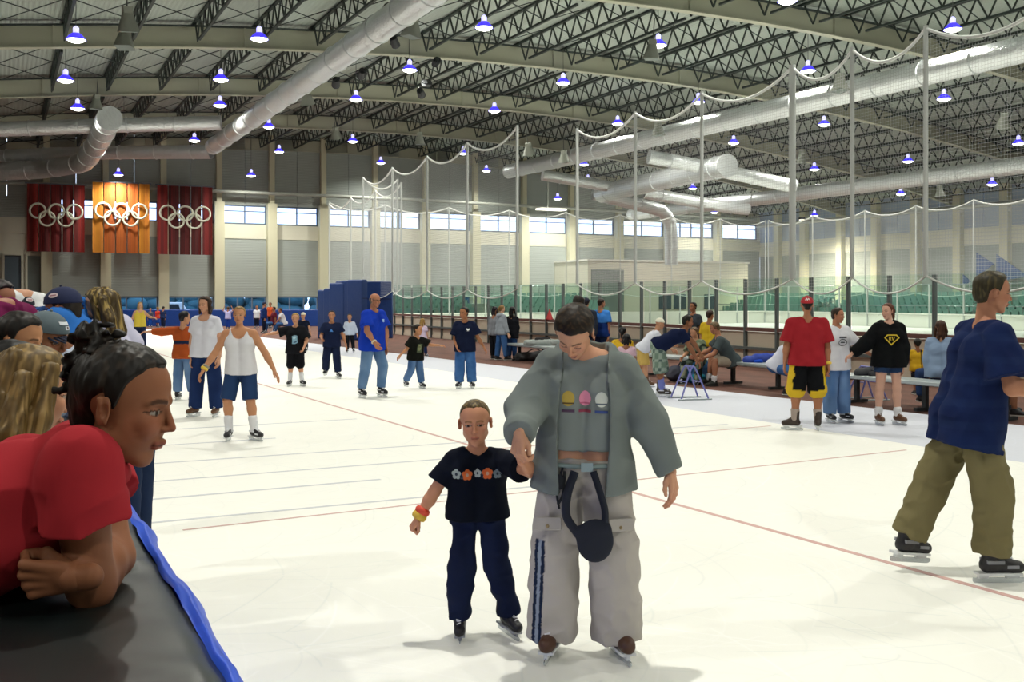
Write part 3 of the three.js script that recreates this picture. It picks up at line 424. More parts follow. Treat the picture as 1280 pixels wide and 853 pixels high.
// ---------------------------------------------------------------- figures: distance fields meshed with surface nets
class Field {
  constructor(k = 0.02) { this.p = []; this.sub = []; this.cuts = []; this.k = k; this.amp = 0; this.freq = 8; this.str = V(1, 1, 1); }
  cap(a, b, ra, rb = ra, planes) { const d = b.clone().sub(a), L = Math.max(d.lengthSq(), 1e-9); this.p.push({ t: 0, ax: a.x, ay: a.y, az: a.z, dx: d.x, dy: d.y, dz: d.z, L, ra, rb: rb - ra, planes }); return this; }
  ell(c, r, m) { this.p.push(this._ell(c, r, m)); return this; }
  _ell(c, r, m) { const e = m ? m.elements : null; return { t: 1, cx: c.x, cy: c.y, cz: c.z, rx: r.x, ry: r.y, rz: r.z, e, mr: Math.min(r.x, r.y, r.z) }; }
  cutCap(a, b, ra, rb = ra) { const f = new Field(); f.cap(a, b, ra, rb); this.sub.push(f.p[0]); return this; }
  cutEll(c, r, m) { this.sub.push(this._ell(c, r, m)); return this; }
  plane(n, q) { this.cuts.push((x, y, z) => (x - q.x) * n.x + (y - q.y) * n.y + (z - q.z) * n.z); return this; }   // keeps the side against n
  prim(q, x, y, z) {
    if (q.t === 0) {
      const X = x - q.ax, Y = y - q.ay, Z = z - q.az; let t = (X * q.dx + Y * q.dy + Z * q.dz) / q.L; t = t < 0 ? 0 : t > 1 ? 1 : t;
      const u = X - q.dx * t, v = Y - q.dy * t, w = Z - q.dz * t; let d = Math.sqrt(u * u + v * v + w * w) - q.ra - q.rb * t;
      if (q.planes) for (const P of q.planes) { const e = (x - P[1].x) * P[0].x + (y - P[1].y) * P[0].y + (z - P[1].z) * P[0].z; if (e > d) d = e; }
      return d;
    }
    let X = x - q.cx, Y = y - q.cy, Z = z - q.cz;
    if (q.e) { const e = q.e, a = e[0] * X + e[1] * Y + e[2] * Z, b = e[4] * X + e[5] * Y + e[6] * Z, c = e[8] * X + e[9] * Y + e[10] * Z; X = a; Y = b; Z = c; }
    const a = X / q.rx, b = Y / q.ry, c = Z / q.rz, k0 = Math.sqrt(a * a + b * b + c * c); if (k0 < 1e-6) return -q.mr;
    const A = a / q.rx, B = b / q.ry, C = c / q.rz; return k0 * (k0 - 1) / Math.sqrt(A * A + B * B + C * C);
  }
  at(x, y, z) {
    const k = this.k; let d = 1e9;
    for (const q of this.p) { const e = this.prim(q, x, y, z); const h = k - Math.abs(d - e); d = d < e ? d : e; if (h > 0) d -= h * h / (4 * k); }
    if (this.amp && d < 0.1) { const n1 = noise(x * this.freq * this.str.x + 7, y * this.freq * this.str.y, z * this.freq * this.str.z); d += this.fold ? this.amp * (0.7 * n1 + 1.5 * (Math.abs(noise(x * this.freq * 0.8 + y * 5 + 3, y * this.freq * 0.9 - x * 5, z * this.freq * 0.8 + 9)) - 0.3)) : this.amp * n1; }
    for (const q of this.sub) { const e = -this.prim(q, x, y, z), h = 0.012 - Math.abs(d - e); d = d > e ? d : e; if (h > 0) d += h * h / 0.048; }
    for (const f of this.cuts) { const e = f(x, y, z); if (e > d) d = e; }
    return d;
  }
  bounds() {
    const lo = V(1e9, 1e9, 1e9), hi = V(-1e9, -1e9, -1e9);
    for (const q of this.p) if (q.t === 0) { const r = Math.max(q.ra, q.ra + q.rb); for (const t of [0, 1]) { const p = V(q.ax + q.dx * t, q.ay + q.dy * t, q.az + q.dz * t); lo.min(p.clone().subScalar(r)); hi.max(p.clone().addScalar(r)); } } else { const r = Math.max(q.rx, q.ry, q.rz), p = V(q.cx, q.cy, q.cz); lo.min(p.clone().subScalar(r)); hi.max(p.clone().addScalar(r)); }
    const m = Math.abs(this.amp) + this.k * 0.3; return [lo.subScalar(m), hi.addScalar(m)];
  }
}
function netMesh(f, c, color) {                   // surface nets over a sparse grid; color(x, y, z) -> [r, g, b] linear
  const [lo, hi] = f.bounds(); lo.subScalar(2 * c); hi.addScalar(2 * c);
  const B = 4, bx = Math.ceil((hi.x - lo.x) / c / B), by = Math.ceil((hi.y - lo.y) / c / B), bz = Math.ceil((hi.z - lo.z) / c / B), nx = bx * B, ny = by * B, nz = bz * B, v = new Float32Array(nx * ny * nz);
  const R = c * B * 0.9 + c * 1.5;
  for (let k = 0; k < bz; k++) for (let j = 0; j < by; j++) for (let i = 0; i < bx; i++) {
    const d = f.at(lo.x + (i + 0.5) * B * c, lo.y + (j + 0.5) * B * c, lo.z + (k + 0.5) * B * c), far = Math.abs(d) > R;
    for (let z = k * B; z < k * B + B; z++) for (let y = j * B; y < j * B + B; y++) for (let x = i * B; x < i * B + B; x++) v[(z * ny + y) * nx + x] = far ? d : f.at(lo.x + x * c, lo.y + y * c, lo.z + z * c);
  }
  const id = new Int32Array(nx * ny * nz).fill(-1), pos = [], idx = [], sx = 1, sy = nx, sz = nx * ny;
  for (let z = 0; z < nz - 1; z++) for (let y = 0; y < ny - 1; y++) for (let x = 0; x < nx - 1; x++) {
    const o = z * sz + y * sy + x; let m = 0; for (let q = 0; q < 8; q++) if (v[o + (q & 1) + (q & 2 ? sy : 0) + (q & 4 ? sz : 0)] < 0) m |= 1 << q;
    if (m === 0 || m === 255) continue;
    let n = 0, X = 0, Y = 0, Z = 0;
    for (let e = 0; e < 12; e++) {
      const ax = e >> 2, r = e & 3, u = ax === 0 ? [0, r & 1, r >> 1] : ax === 1 ? [r & 1, 0, r >> 1] : [r & 1, r >> 1, 0], w = [...u]; w[ax] = 1;
      const p = v[o + u[0] + u[1] * sy + u[2] * sz], q = v[o + w[0] + w[1] * sy + w[2] * sz];
      if ((p < 0) === (q < 0)) continue; const t = p / (p - q); n++; X += u[0] + (w[0] - u[0]) * t; Y += u[1] + (w[1] - u[1]) * t; Z += u[2] + (w[2] - u[2]) * t;
    }
    id[o] = pos.length / 3; pos.push(lo.x + (x + X / n) * c, lo.y + (y + Y / n) * c, lo.z + (z + Z / n) * c);
  }
  for (let z = 1; z < nz - 1; z++) for (let y = 1; y < ny - 1; y++) for (let x = 1; x < nx - 1; x++) {
    const o = z * sz + y * sy + x, s = v[o] < 0;
    const quad = (a, b, c2, d, flip) => { if (a < 0 || b < 0 || c2 < 0 || d < 0) return; if (flip) idx.push(a, d, c2, a, c2, b); else idx.push(a, b, c2, a, c2, d); };
    if (s !== (v[o + sx] < 0)) quad(id[o - sy - sz], id[o - sz], id[o], id[o - sy], !s);
    if (s !== (v[o + sy] < 0)) quad(id[o - sx - sz], id[o - sx], id[o], id[o - sz], !s);
    if (s !== (v[o + sz] < 0)) quad(id[o - sx - sy], id[o - sy], id[o], id[o - sx], !s);
  }
  const n = pos.length / 3, nor = new Float32Array(n * 3), e = c * 0.55, col = color ? new Float32Array(n * 3) : null;
  for (let i = 0; i < n; i++) {
    const x = pos[3 * i], y = pos[3 * i + 1], z = pos[3 * i + 2], a = f.at(x + e, y - e, z - e), b = f.at(x - e, y - e, z + e), c2 = f.at(x - e, y + e, z - e), d = f.at(x + e, y + e, z + e);
    let X = a - b - c2 + d, Y = -a - b + c2 + d, Z = -a + b - c2 + d; const L = Math.hypot(X, Y, Z) || 1; nor[3 * i] = X / L; nor[3 * i + 1] = Y / L; nor[3 * i + 2] = Z / L;
    if (col) { const q = color(x, y, z, X / L, Y / L, Z / L); col[3 * i] = q[0]; col[3 * i + 1] = q[1]; col[3 * i + 2] = q[2]; }
  }
  const g = new THREE.BufferGeometry(); g.setAttribute('position', new THREE.Float32BufferAttribute(pos, 3)); g.setAttribute('normal', new THREE.BufferAttribute(nor, 3)); if (col) g.setAttribute('color', new THREE.BufferAttribute(col, 3)); g.setIndex(idx); return g;
}
function moved(g, m) {                            // a transformed copy, turned inside out again when m mirrors
  const h = g.clone().applyMatrix4(m); if (m.determinant() < 0) { const a = h.index.array; for (let i = 0; i < a.length; i += 3) { const t = a[i]; a[i] = a[i + 1]; a[i + 1] = t; } } return h;
}
const lin = (hex) => { const c = new THREE.Color(hex); return [c.r, c.g, c.b]; };
const mix3 = (a, b, t) => [a[0] + (b[0] - a[0]) * t, a[1] + (b[1] - a[1]) * t, a[2] + (b[2] - a[2]) * t];
const sm = (a, b, x) => { const t = Math.max(0, Math.min(1, (x - a) / (b - a))); return t * t * (3 - 2 * t); };

// head: 1 unit from chin to crown, x to the person's left, z forward
function headField(o) {
  const f = new Field(0.05), w = o.wide ?? 1, j = o.jaw ?? 1;
  f.ell(V(0, 0.165, -0.06), V(0.325 * w, 0.335, 0.40)).ell(V(0, -0.10, 0.06), V(0.262 * w, 0.36, 0.285)).cap(V(0, -0.405, 0.20), V(0, -0.40, 0.19), 0.088 * j);
  for (const s of [-1, 1]) f.cap(V(s * 0.185 * w, -0.22, 0.0), V(s * 0.05, -0.40, 0.18), 0.085 * j, 0.07 * j).cap(V(s * 0.05, 0.085, 0.325), V(s * 0.17, 0.075, 0.25), 0.036).cap(V(s * 0.15 * w, -0.09, 0.235), V(s * 0.13, -0.12, 0.24), 0.095);
  f.cap(V(0, -0.40, -0.10), V(0, -0.80, -0.17), 0.185 * (o.neck ?? 1), 0.20 * (o.neck ?? 1)).cap(V(0, -0.2, -0.24), V(0, -0.75, -0.25), 0.13, 0.15);
  const g = new Field(0.022);
  const nz = o.nose ?? 1; g.cap(V(0, 0.04, 0.335), V(0, -0.125, 0.375 + 0.035 * nz), 0.024, 0.034).cap(V(0.028, -0.14, 0.375), V(0.04, -0.142, 0.36), 0.026).cap(V(-0.028, -0.14, 0.375), V(-0.04, -0.142, 0.36), 0.026);
  g.cap(V(-0.065, -0.262, 0.318), V(0, -0.252, 0.352), 0.02, 0.024).cap(V(0.065, -0.262, 0.318), V(0, -0.252, 0.352), 0.02, 0.024).cap(V(-0.05, -0.296, 0.315), V(0.05, -0.296, 0.315), 0.027);
  for (const s of [-1, 1]) { const m = new THREE.Matrix4().makeRotationFromEuler(new THREE.Euler(0.18, s * 0.45, s * -0.1)); g.ell(V(s * 0.335 * w, -0.02, -0.05), V(0.026, 0.125, 0.075), m); g.cap(V(s * 0.345 * w, 0.07, -0.09), V(s * 0.35 * w, -0.1, -0.02), 0.024, 0.02); }
  const eyes = [-1, 1].map((s) => f._ell(V(s * 0.13, 0.0, 0.262), V(0.062, 0.05, 0.058))), sock = [-1, 1].map((s) => f._ell(V(s * 0.132, 0.005, 0.375), V(0.082, 0.05, 0.09))), concha = [-1, 1].map((s) => f._ell(V(s * 0.372 * w, -0.015, -0.035), V(0.026, 0.06, 0.032)));
  const F0 = f.at.bind(f), G0 = g.at.bind(g), smin = (a, b, k) => { const h = Math.max(k - Math.abs(a - b), 0); return Math.min(a, b) - h * h / (4 * k); };
  f.p.push(...g.p);                               // only for the bounds
  const n1 = f.p.length - g.p.length, base = f.p.slice(0, n1);
  f.at = (x, y, z) => {
    const all = f.p; f.p = base; let d = F0(x, y, z); f.p = all; d = smin(d, G0(x, y, z), 0.03);
    for (const q of sock) { const e = -f.prim(q, x, y, z), h = Math.max(0.035 - Math.abs(d - e), 0); d = Math.max(d, e) + h * h / 0.14; }
    for (const q of eyes) d = smin(d, f.prim(q, x, y, z), 0.012);
    for (const q of concha) { const e = -f.prim(q, x, y, z), h = Math.max(0.015 - Math.abs(d - e), 0); d = Math.max(d, e) + h * h / 0.06; }
    return d;
  };
  return f;
}
const headCache = new Map();
function headGeometry(o, cell) {                  // vertex colours: skin, lips, eyes, brows
  const key = JSON.stringify([o.wide, o.jaw, o.neck, o.skin, o.brow, o.lids, o.lip, o.mustache, o.nose, cell]);
  if (!headCache.has(key)) {
    const skin = lin(o.skin), lip = mix3(skin, lin(o.lip ?? '#8f3f3c'), 0.55), brow = mix3(skin, lin(o.brow ?? '#2c2018'), 0.75), blush = mix3(skin, lin('#b5584a'), 0.18), white = lin('#958d83'), iris = lin('#2a2018'), lash = lin('#1d1512');
    headCache.set(key, netMesh(headField(o), cell, (x, y, z) => {
      let c = skin; const ax = Math.abs(x);
      c = mix3(c, blush, Math.exp(-((ax - 0.17) ** 2 + (y + 0.11) ** 2) / 0.012) * (z > 0.1 ? 1 : 0)); c = mix3(c, blush, z > 0.38 ? 0.6 : 0);
      if (z > 0.2) {
        c = mix3(c, lip, sm(0.045, 0.022, Math.abs(y + 0.276 + 0.25 * x * x)) * sm(0.105, 0.08, ax)); if (Math.abs(y + 0.279) < 0.009 && ax < 0.085) c = mix3(c, lash, 0.55);
        const by = 0.088 + 0.1 * (ax - 0.05) - 0.75 * Math.max(0, ax - 0.14) ** 1.2; c = mix3(c, brow, sm(0.026, 0.012, Math.abs(y - by)) * sm(0.035, 0.06, ax) * sm(0.225, 0.19, ax));
        const ex = (ax - 0.132) / 0.062, ey = (y + 0.002) / 0.02, e = ex * ex + ey * ey; if (!o.lids) { if (e < 1) { c = white; if (Math.hypot(ax - 0.135, y) < 0.031) c = iris; } else if (e < 1.9 && y > 0) c = mix3(c, lash, 0.8); else if (e < 1.7) c = mix3(c, lash, 0.3); } else if (y < -0.012 && y > -0.032 && ax > 0.07 && ax < 0.19) c = mix3(c, lash, 0.7);
        if (o.mustache) c = mix3(c, lin(o.mustache), sm(0.04, 0.02, Math.abs(y + 0.215)) * sm(0.14, 0.1, ax));
      }
      return c;
    }));
  }
  return headCache.get(key);
}
// hand: metres for an adult, wrist at 0, fingers along +y, palm towards +z, thumb towards +x
const handCache = new Map();
function handGeometry(style, cell, skin) {
  const key = style + cell + skin; if (handCache.has(key)) return handCache.get(key);
  const f = new Field(0.008), curl = { relaxed: [0.3, 0.45, 0.35], open: [0.08, 0.15, 0.12], fist: [1.35, 1.65, 1.0], hold: [0.85, 1.05, 0.65] }[style], fx = [0.034, 0.0115, -0.0115, -0.032], fy = [0.086, 0.090, 0.085, 0.077], fl = [[0.042, 0.026, 0.021], [0.047, 0.029, 0.022], [0.043, 0.027, 0.021], [0.034, 0.021, 0.018]];
  f.cap(V(0, -0.035, 0), V(0, 0.012, 0), 0.026, 0.023).cap(V(0.006, -0.03, 0), V(0.006, 0, 0), 0.02).cap(V(-0.008, -0.03, 0), V(-0.008, 0, 0), 0.02);
  fx.forEach((x, i) => {
    f.cap(V(x * 0.55, 0.012, 0), V(x, fy[i], 0), 0.015, 0.0115); let p = V(x, fy[i], 0), a = 0, spread = (style === 'open' ? 0.14 : 0.05) * (1.5 - i);
    fl[i].forEach((L, k) => { a += curl[k] * (1 + 0.06 * i); const d = V(Math.sin(spread) * Math.cos(a), Math.cos(a) * Math.cos(spread), Math.sin(a)), q = p.clone().addScaledVector(d, L); f.cap(p, q, 0.0098 - 0.0009 * k, 0.009 - 0.001 * k); p = q; });
  });
  const th = style === 'fist' || style === 'hold' ? [V(0.02, 0.018, 0.01), V(0.042, 0.05, 0.026), V(0.03, 0.082, 0.044), V(0.008, 0.094, 0.046)] : [V(0.02, 0.016, 0.006), V(0.046, 0.048, 0.016), V(0.058, 0.08, 0.02), V(0.062, 0.106, 0.018)];
  f.cap(th[0], th[1], 0.018, 0.0125).cap(th[1], th[2], 0.0118, 0.0105).cap(th[2], th[3], 0.0105, 0.0085);
  const s = lin(skin), k = mix3(s, lin('#a0493c'), 0.2); const g = netMesh(f, cell, (x, y, z) => mix3(s, k, sm(0.08, 0.16, y))); handCache.set(key, g); return g;
}
// skates and shoes: ankle at 0, toe along +z, metres for a foot of 0.27
const FOOT = (() => {
  const boot = (high, cell) => { const f = new Field(0.02); f.cap(V(0, high, -0.012), V(0, -0.02, -0.01), 0.052, 0.047).cap(V(0, -0.045, -0.035), V(0, -0.04, -0.03), 0.042).cap(V(0, -0.04, 0.01), V(0, -0.056, 0.125), 0.045, 0.037).cap(V(0.006, -0.058, 0.13), V(0.0, -0.058, 0.155), 0.036, 0.036).cap(V(0, 0.0, 0.03), V(0, -0.035, 0.09), 0.036, 0.03); f.plane(V(0, 1, 0), V(0, high, 0)).plane(V(0, -1, 0), V(0, -0.09, 0)); return netMesh(f, cell); };
  const runner = (() => { const s = new THREE.Shape(); s.moveTo(-0.115, -0.118); s.lineTo(-0.07, -0.118); s.lineTo(0.19, -0.118); s.quadraticCurveTo(0.205, -0.122, 0.2, -0.134); s.quadraticCurveTo(0.19, -0.15, 0.16, -0.15); s.lineTo(-0.10, -0.15); s.quadraticCurveTo(-0.122, -0.148, -0.115, -0.118); const g = new THREE.ExtrudeGeometry(s, { depth: 0.005, bevelEnabled: false, curveSegments: 5 }); g.translate(0, 0, -0.0025); g.rotateY(-Math.PI / 2); return metres(g); })();
  const holder = new MB().box(0.075, 0.014, 0.26, 0, -0.094, 0.035).box(0.02, 0.03, 0.06, 0, -0.108, -0.055).box(0.02, 0.03, 0.08, 0, -0.108, 0.12).geometry();
  const laces = (() => { const m = new MB(); for (let i = 0; i < 6; i++) { const t = i / 5, y = 0.075 - 0.085 * t, z = 0.042 + 0.062 * t * t + 0.004; m.box(0.06 - 0.006 * i, 0.007, 0.008, 0, y, z + (i > 3 ? 0.012 : 0), 0, i % 2 ? 0.35 : -0.35); } return m.geometry(); })();
  const tongue = (() => { const f = new Field(0.01); f.cap(V(0, 0.115, 0.042), V(0, 0.02, 0.04), 0.024, 0.026).cap(V(0, 0.02, 0.04), V(0, -0.012, 0.085), 0.026, 0.02); f.p.forEach(() => 0); return netMesh(f, 0.007); })();
  const stripe = new MB().box(0.104, 0.02, 0.1, 0, -0.02, 0.0).box(0.088, 0.018, 0.07, 0, -0.05, 0.105).geometry();
  const sole = new MB().box(0.078, 0.018, 0.25, 0, -0.082, 0.045).geometry();
  return { skate: [boot(0.115, 0.011), boot(0.115, 0.0065)], shoe: [boot(0.03, 0.012), boot(0.03, 0.007)], runner, holder, laces, tongue, stripe, sole };
})();
const skinMat = new THREE.MeshPhysicalMaterial({ vertexColors: true, roughness: 0.55, specularIntensity: 0.4 });
const clothMat = new THREE.MeshPhysicalMaterial({ vertexColors: true, roughness: 0.92, specularIntensity: 0.25, side: THREE.DoubleSide });
const hairMat = new THREE.MeshPhysicalMaterial({ vertexColors: true, roughness: 0.5, specularIntensity: 0.5 });
const capMat = new THREE.MeshPhysicalMaterial({ vertexColors: true, roughness: 0.85 });
const plain = new Map(); const paint = (c, r = 0.6, more = {}) => { const k = c + r + JSON.stringify(more); if (!plain.has(k)) plain.set(k, M(c, r, more)); return plain.get(k); };
const STEEL = M('#c9ced2', 0.25, { metalness: 0.85 });
const rad = (d) => d * Math.PI / 180;

// hair and hats in head units
function hairField(h) {
  const f = new Field(0.05), t = h.t ?? 0.04, front = h.front ?? 0.33; f.ell(V(0, 0.17, -0.065), V(0.325, 0.335, 0.40)); f.amp = 0; const amp = h.amp ?? 0.014, fr = h.freq ?? 11;
  if ((h.keep ?? 'short') === 'short') f.cap(V(0, -0.02, -0.30), V(0, -0.22, -0.27), 0.165, 0.13);
  const HL = [[0, front], [0.5, front + 0.005], [0.85, front - 0.05], [1.12, 0.16], [1.32, h.burn ?? -0.06], [1.5, -0.04], [1.62, 0.08], [1.95, 0.02], [2.25, -0.2], [2.5, h.low ?? -0.3], [3.15, h.low ?? -0.3]];
  const line = (x, z) => { const p = Math.atan2(Math.abs(x), z + 0.06); let i = 0; while (i < HL.length - 2 && p > HL[i + 1][0]) i++; const t = (p - HL[i][0]) / (HL[i + 1][0] - HL[i][0]); return HL[i][1] + (HL[i + 1][1] - HL[i][1]) * Math.max(0, Math.min(1, t)); };
  const F0 = f.at.bind(f);
  f.at = (x, y, z) => { const d = F0(x, y, z); if (d > 0.3) return d - t; const yl = line(x, z) + 0.012 * noise(x * 16, 3, z * 16); let u = y - yl; if (h.style === 'bald') u = Math.min(u, 0.2 - y); const s2 = sm(0, h.fade ?? 0.1, u); return Math.max(d + 0.025 - (t + 0.025 + amp * noise(x * fr, y * fr * (h.curl ? 1 : 0.3), z * fr)) * s2, -u * 0.3); };
  f.bounds = () => [V(-0.5, -0.6, -0.65), V(0.5, 0.7, 0.55)];
  return f;
}
function hairLocks(h) {                           // long hair hangs in world space along given points, or in head units
  const f = new Field(0.06); f.amp = 0.02; f.freq = 22; f.str = V(1, 0.12, 1); const L = h.length ?? 0.9;
  for (const s of [-1, 1]) f.cap(V(s * 0.27, 0.22, 0.02), V(s * 0.37, -0.25, -0.05), 0.10, 0.10).cap(V(s * 0.37, -0.25, -0.05), V(s * 0.36, -L, 0.02), 0.10, 0.07);
  f.cap(V(0, 0.2, -0.3), V(0.12, -L * 0.6, -0.36), 0.2, 0.17).cap(V(0, 0.2, -0.3), V(-0.12, -L * 0.6, -0.36), 0.2, 0.17).cap(V(0.13, -L * 0.6, -0.36), V(0.15, -L * 1.1, -0.33), 0.17, 0.1).cap(V(-0.13, -L * 0.6, -0.36), V(-0.15, -L * 1.1, -0.33), 0.17, 0.1);
  return f;
}
function person(o) {
  const H = o.H ?? 1.7, hr = o.hr ?? (H < 1.3 ? 0.175 : H < 1.5 ? 0.155 : 0.136), g = o.g ?? (H < 1.35 ? 1.08 : 1), hh = hr * H, kid = sm(0.136, 0.19, hr), fem = o.fem ?? 0;
  const foot = H * 0.152 * (1 + 0.08 * kid) / 0.27, kind = o.feet?.type ?? 'skate', drop = (kind === 'skate' ? 0.15 : 0.09) * foot;
  const face = rad(o.face ?? 0), fw = V(Math.sin(face), 0, Math.cos(face)), lf = V(Math.cos(face), 0, -Math.sin(face)), n = (a, k = 0) => V(a[k], a[k + 1], a[k + 2]).normalize();
  const leg = (0.2275 - 0.02 * kid) * H * (o.legs ?? 1), spineL = (0.318 - 0.012 * kid) * H * (o.trunk ?? 1), up = n(o.lean ?? [0, 1, 0]), tw = rad((o.face ?? 0) + (o.twist ?? 0));
  const J = {}; J.P = V(0, 0, 0); J.N = up.clone().multiplyScalar(spineL);
  const ls = V(Math.cos(tw), 0, -Math.sin(tw)); ls.addScaledVector(up, -ls.dot(up)).normalize(); if (o.tilt) ls.applyAxisAngle(up.clone().cross(ls).normalize(), rad(o.tilt));
  const sw = (o.sw ?? (fem ? 0.092 : 0.102)) * H, hw = 0.055 * H; J.shL = J.N.clone().addScaledVector(ls, sw).addScaledVector(up, -0.03 * H); J.shR = J.N.clone().addScaledVector(ls, -sw).addScaledVector(up, -0.03 * H);
  J.hL = J.P.clone().addScaledVector(lf, hw); J.hR = J.P.clone().addScaledVector(lf, -hw);
  const def = { aL: [0.12 * lf.x, -1, 0.12 * lf.z, 0.05, -1, 0.08], aR: [-0.12 * lf.x, -1, -0.12 * lf.z, -0.05, -1, 0.08], lL: [0.02, -1, 0.02, 0, -1, 0], lR: [-0.02, -1, 0, 0, -1, 0] };
  for (const s of ['L', 'R']) {
    const a = o['a' + s] ?? def['a' + s], l = o['l' + s] ?? def['l' + s];
    J['el' + s] = J['sh' + s].clone().addScaledVector(n(a), 0.172 * H * (1 - 0.05 * kid)); J['wr' + s] = J['el' + s].clone().addScaledVector(n(a, 3), 0.148 * H * (1 - 0.05 * kid));
    J['kn' + s] = J['h' + s].clone().addScaledVector(n(l), leg); J['an' + s] = J['kn' + s].clone().addScaledVector(n(l, 3), leg);
  }
  let base;
  if (o.pelvis) base = at(...o.pelvis); else { const y0 = Math.min(J.anL.y, J.anR.y) - drop, mid = J.anL.clone().add(J.anR).multiplyScalar(0.5), G = o.d ? at(o.at[0], 0, o.d).setY(0) : ground(...o.at); base = V(G.x - mid.x, (o.floor ?? 0) - y0, G.z - mid.z); }
  for (const k in J) J[k].add(base);
  if (o.J) for (const k in o.J) J[k] = at(...o.J[k]);
  const root = thing('person', o.label, 'person', o.group), O = V(base.x, o.floor ?? 0, base.z); root.position.copy(O); for (const k in J) J[k].sub(O);
  const depth = -base.z, cell = o.cell ?? Math.min(0.026, Math.max(0.0085, depth * 0.00115)), hcell = Math.min(0.06, Math.max(0.013, depth * 0.0007 / hh)), skin = o.skin ?? '#c08a6c', sk = lin(skin);
  // frames
  const { P, N } = J, sp = N.clone().sub(P), U = sp.clone().normalize(), A1 = J.shL.clone().sub(J.shR).normalize(), A0 = J.hL.clone().sub(J.hR).normalize(), Fw = A1.clone().cross(U).normalize();
  const tp = (t, s, f = 0) => P.clone().addScaledVector(sp, t).addScaledVector(A0.clone().lerp(A1, Math.max(0, Math.min(1, t))), s * H).addScaledVector(Fw, f * H);
  // head
  const hd = o.head ?? [0, 0, 0], hb = new THREE.Matrix4().makeBasis(ls.clone().setY(0).normalize(), V(0, 1, 0), V(Math.sin(tw), 0, Math.cos(tw))), hq = new THREE.Quaternion().setFromRotationMatrix(hb).multiply(new THREE.Quaternion().setFromEuler(new THREE.Euler(rad(hd[1]), rad(hd[0]), rad(hd[2]), 'YXZ')));
  const nb = N.clone().addScaledVector(U, 0.01 * H), neckUp = U.clone().lerp(V(0, 1, 0), 0.6).normalize(); const hc = o.J?.hc ? J.hc : nb.clone().addScaledVector(neckUp, 0.045 * H).add(V(0, 0.42, 0.12).multiplyScalar(hh).applyQuaternion(hq));
  const hm = new THREE.Matrix4().compose(hc, hq, V(hh, hh, hh)), hp = (x, y, z) => V(x, y, z).applyMatrix4(hm);
  // body
  const b = new Field(0.016 * H), R = (r) => r * H * g;
  const torso = (f, t, w = 1) => { f.cap(tp(0.93, -0.03, 0.004), tp(0.93, 0.03, 0.004), R(0.036) + t * 0.5); for (const s of [-1, 1]) { f.cap(tp(0.0, s * 0.045 * w), tp(0.38, s * 0.040 * w), R(0.064 + 0.006 * fem) + t, R(0.056 - 0.004 * fem) + t).cap(tp(0.38, s * 0.040 * w), tp(0.7, s * 0.05 * w, 0.004), R(0.056 - 0.004 * fem) + t, R(0.064 - 0.003 * fem) + t).cap(tp(0.7, s * 0.05 * w, 0.004), tp(0.9, s * 0.055 * w), R(0.064 - 0.003 * fem) + t, R(0.038) + t * 0.5); if (fem) f.cap(tp(0.66, s * 0.045, 0.042), tp(0.68, s * 0.04, 0.036), R(0.036 * fem) + t * 0.8); } };
  torso(b, 0); b.cap(tp(0.02, 0.045, -0.03), tp(0.0, 0.045, -0.028), R(0.058)).cap(tp(0.02, -0.045, -0.03), tp(0, -0.045, -0.028), R(0.058));
  for (const s of ['L', 'R']) {
    const sg = s === 'L' ? 1 : -1; b.cap(tp(0.97, sg * 0.03), J['sh' + s], R(0.028), R(0.032)).cap(J['sh' + s], J['el' + s], R(0.033), R(0.0245)).cap(J['el' + s], J['el' + s].clone().lerp(J['wr' + s], 0.3), R(0.0245), R(0.0255)).cap(J['el' + s].clone().lerp(J['wr' + s], 0.3), J['wr' + s], R(0.0255), R(0.0165));
    const kn = J['kn' + s], an = J['an' + s], back = Fw.clone().multiplyScalar(-0.008 * H); b.cap(J['h' + s], kn, R(0.052), R(0.034)).cap(kn, kn.clone().lerp(an, 0.3).add(back), R(0.034), R(0.035)).cap(kn.clone().lerp(an, 0.3).add(back), an, R(0.035), R(0.022));
  }
  b.cap(N.clone().addScaledVector(U, -0.02 * H), hp(0, -0.45, -0.12), R(0.036), hh * 0.185).cap(tp(0.98, 0.02), tp(0.93, 0.07), R(0.03)).cap(tp(0.98, -0.02), tp(0.93, -0.07), R(0.03));
  const parts = [netMesh(b, cell * 1.15, () => sk), moved(headGeometry({ skin, brow: o.hair?.color, ...(o.looks ?? {}) }, hcell), hm)];
  const hs = H / 1.75 * (1 + 0.04 * kid);
  for (const s of ['L', 'R']) {
    const y = (o['h' + s] ? n(o['h' + s]) : J['wr' + s].clone().sub(J['el' + s]).normalize()), th = o['t' + s] ? n(o['t' + s]) : Fw.clone(); const x = th.clone().addScaledVector(y, -th.dot(y)); if (x.lengthSq() < 1e-3) x.copy(A1).addScaledVector(y, -A1.dot(y)); x.normalize();
    const z = x.clone().cross(y).multiplyScalar(s === 'L' ? -1 : 1), m = new THREE.Matrix4().makeBasis(x, y, z).scale(V(hs, hs, hs)).setPosition(J['wr' + s]); parts.push(moved(handGeometry((o['hand' + s] ?? 'relaxed'), depth < 8 ? 0.0034 : depth < 22 ? 0.005 : 0.007, skin), m)); J['hm' + s] = m;
  }
  const body = mesh('body', mergeGeometries(parts), skinMat, root);
  // trousers, shorts
  const bt = o.bottom; let trousers;
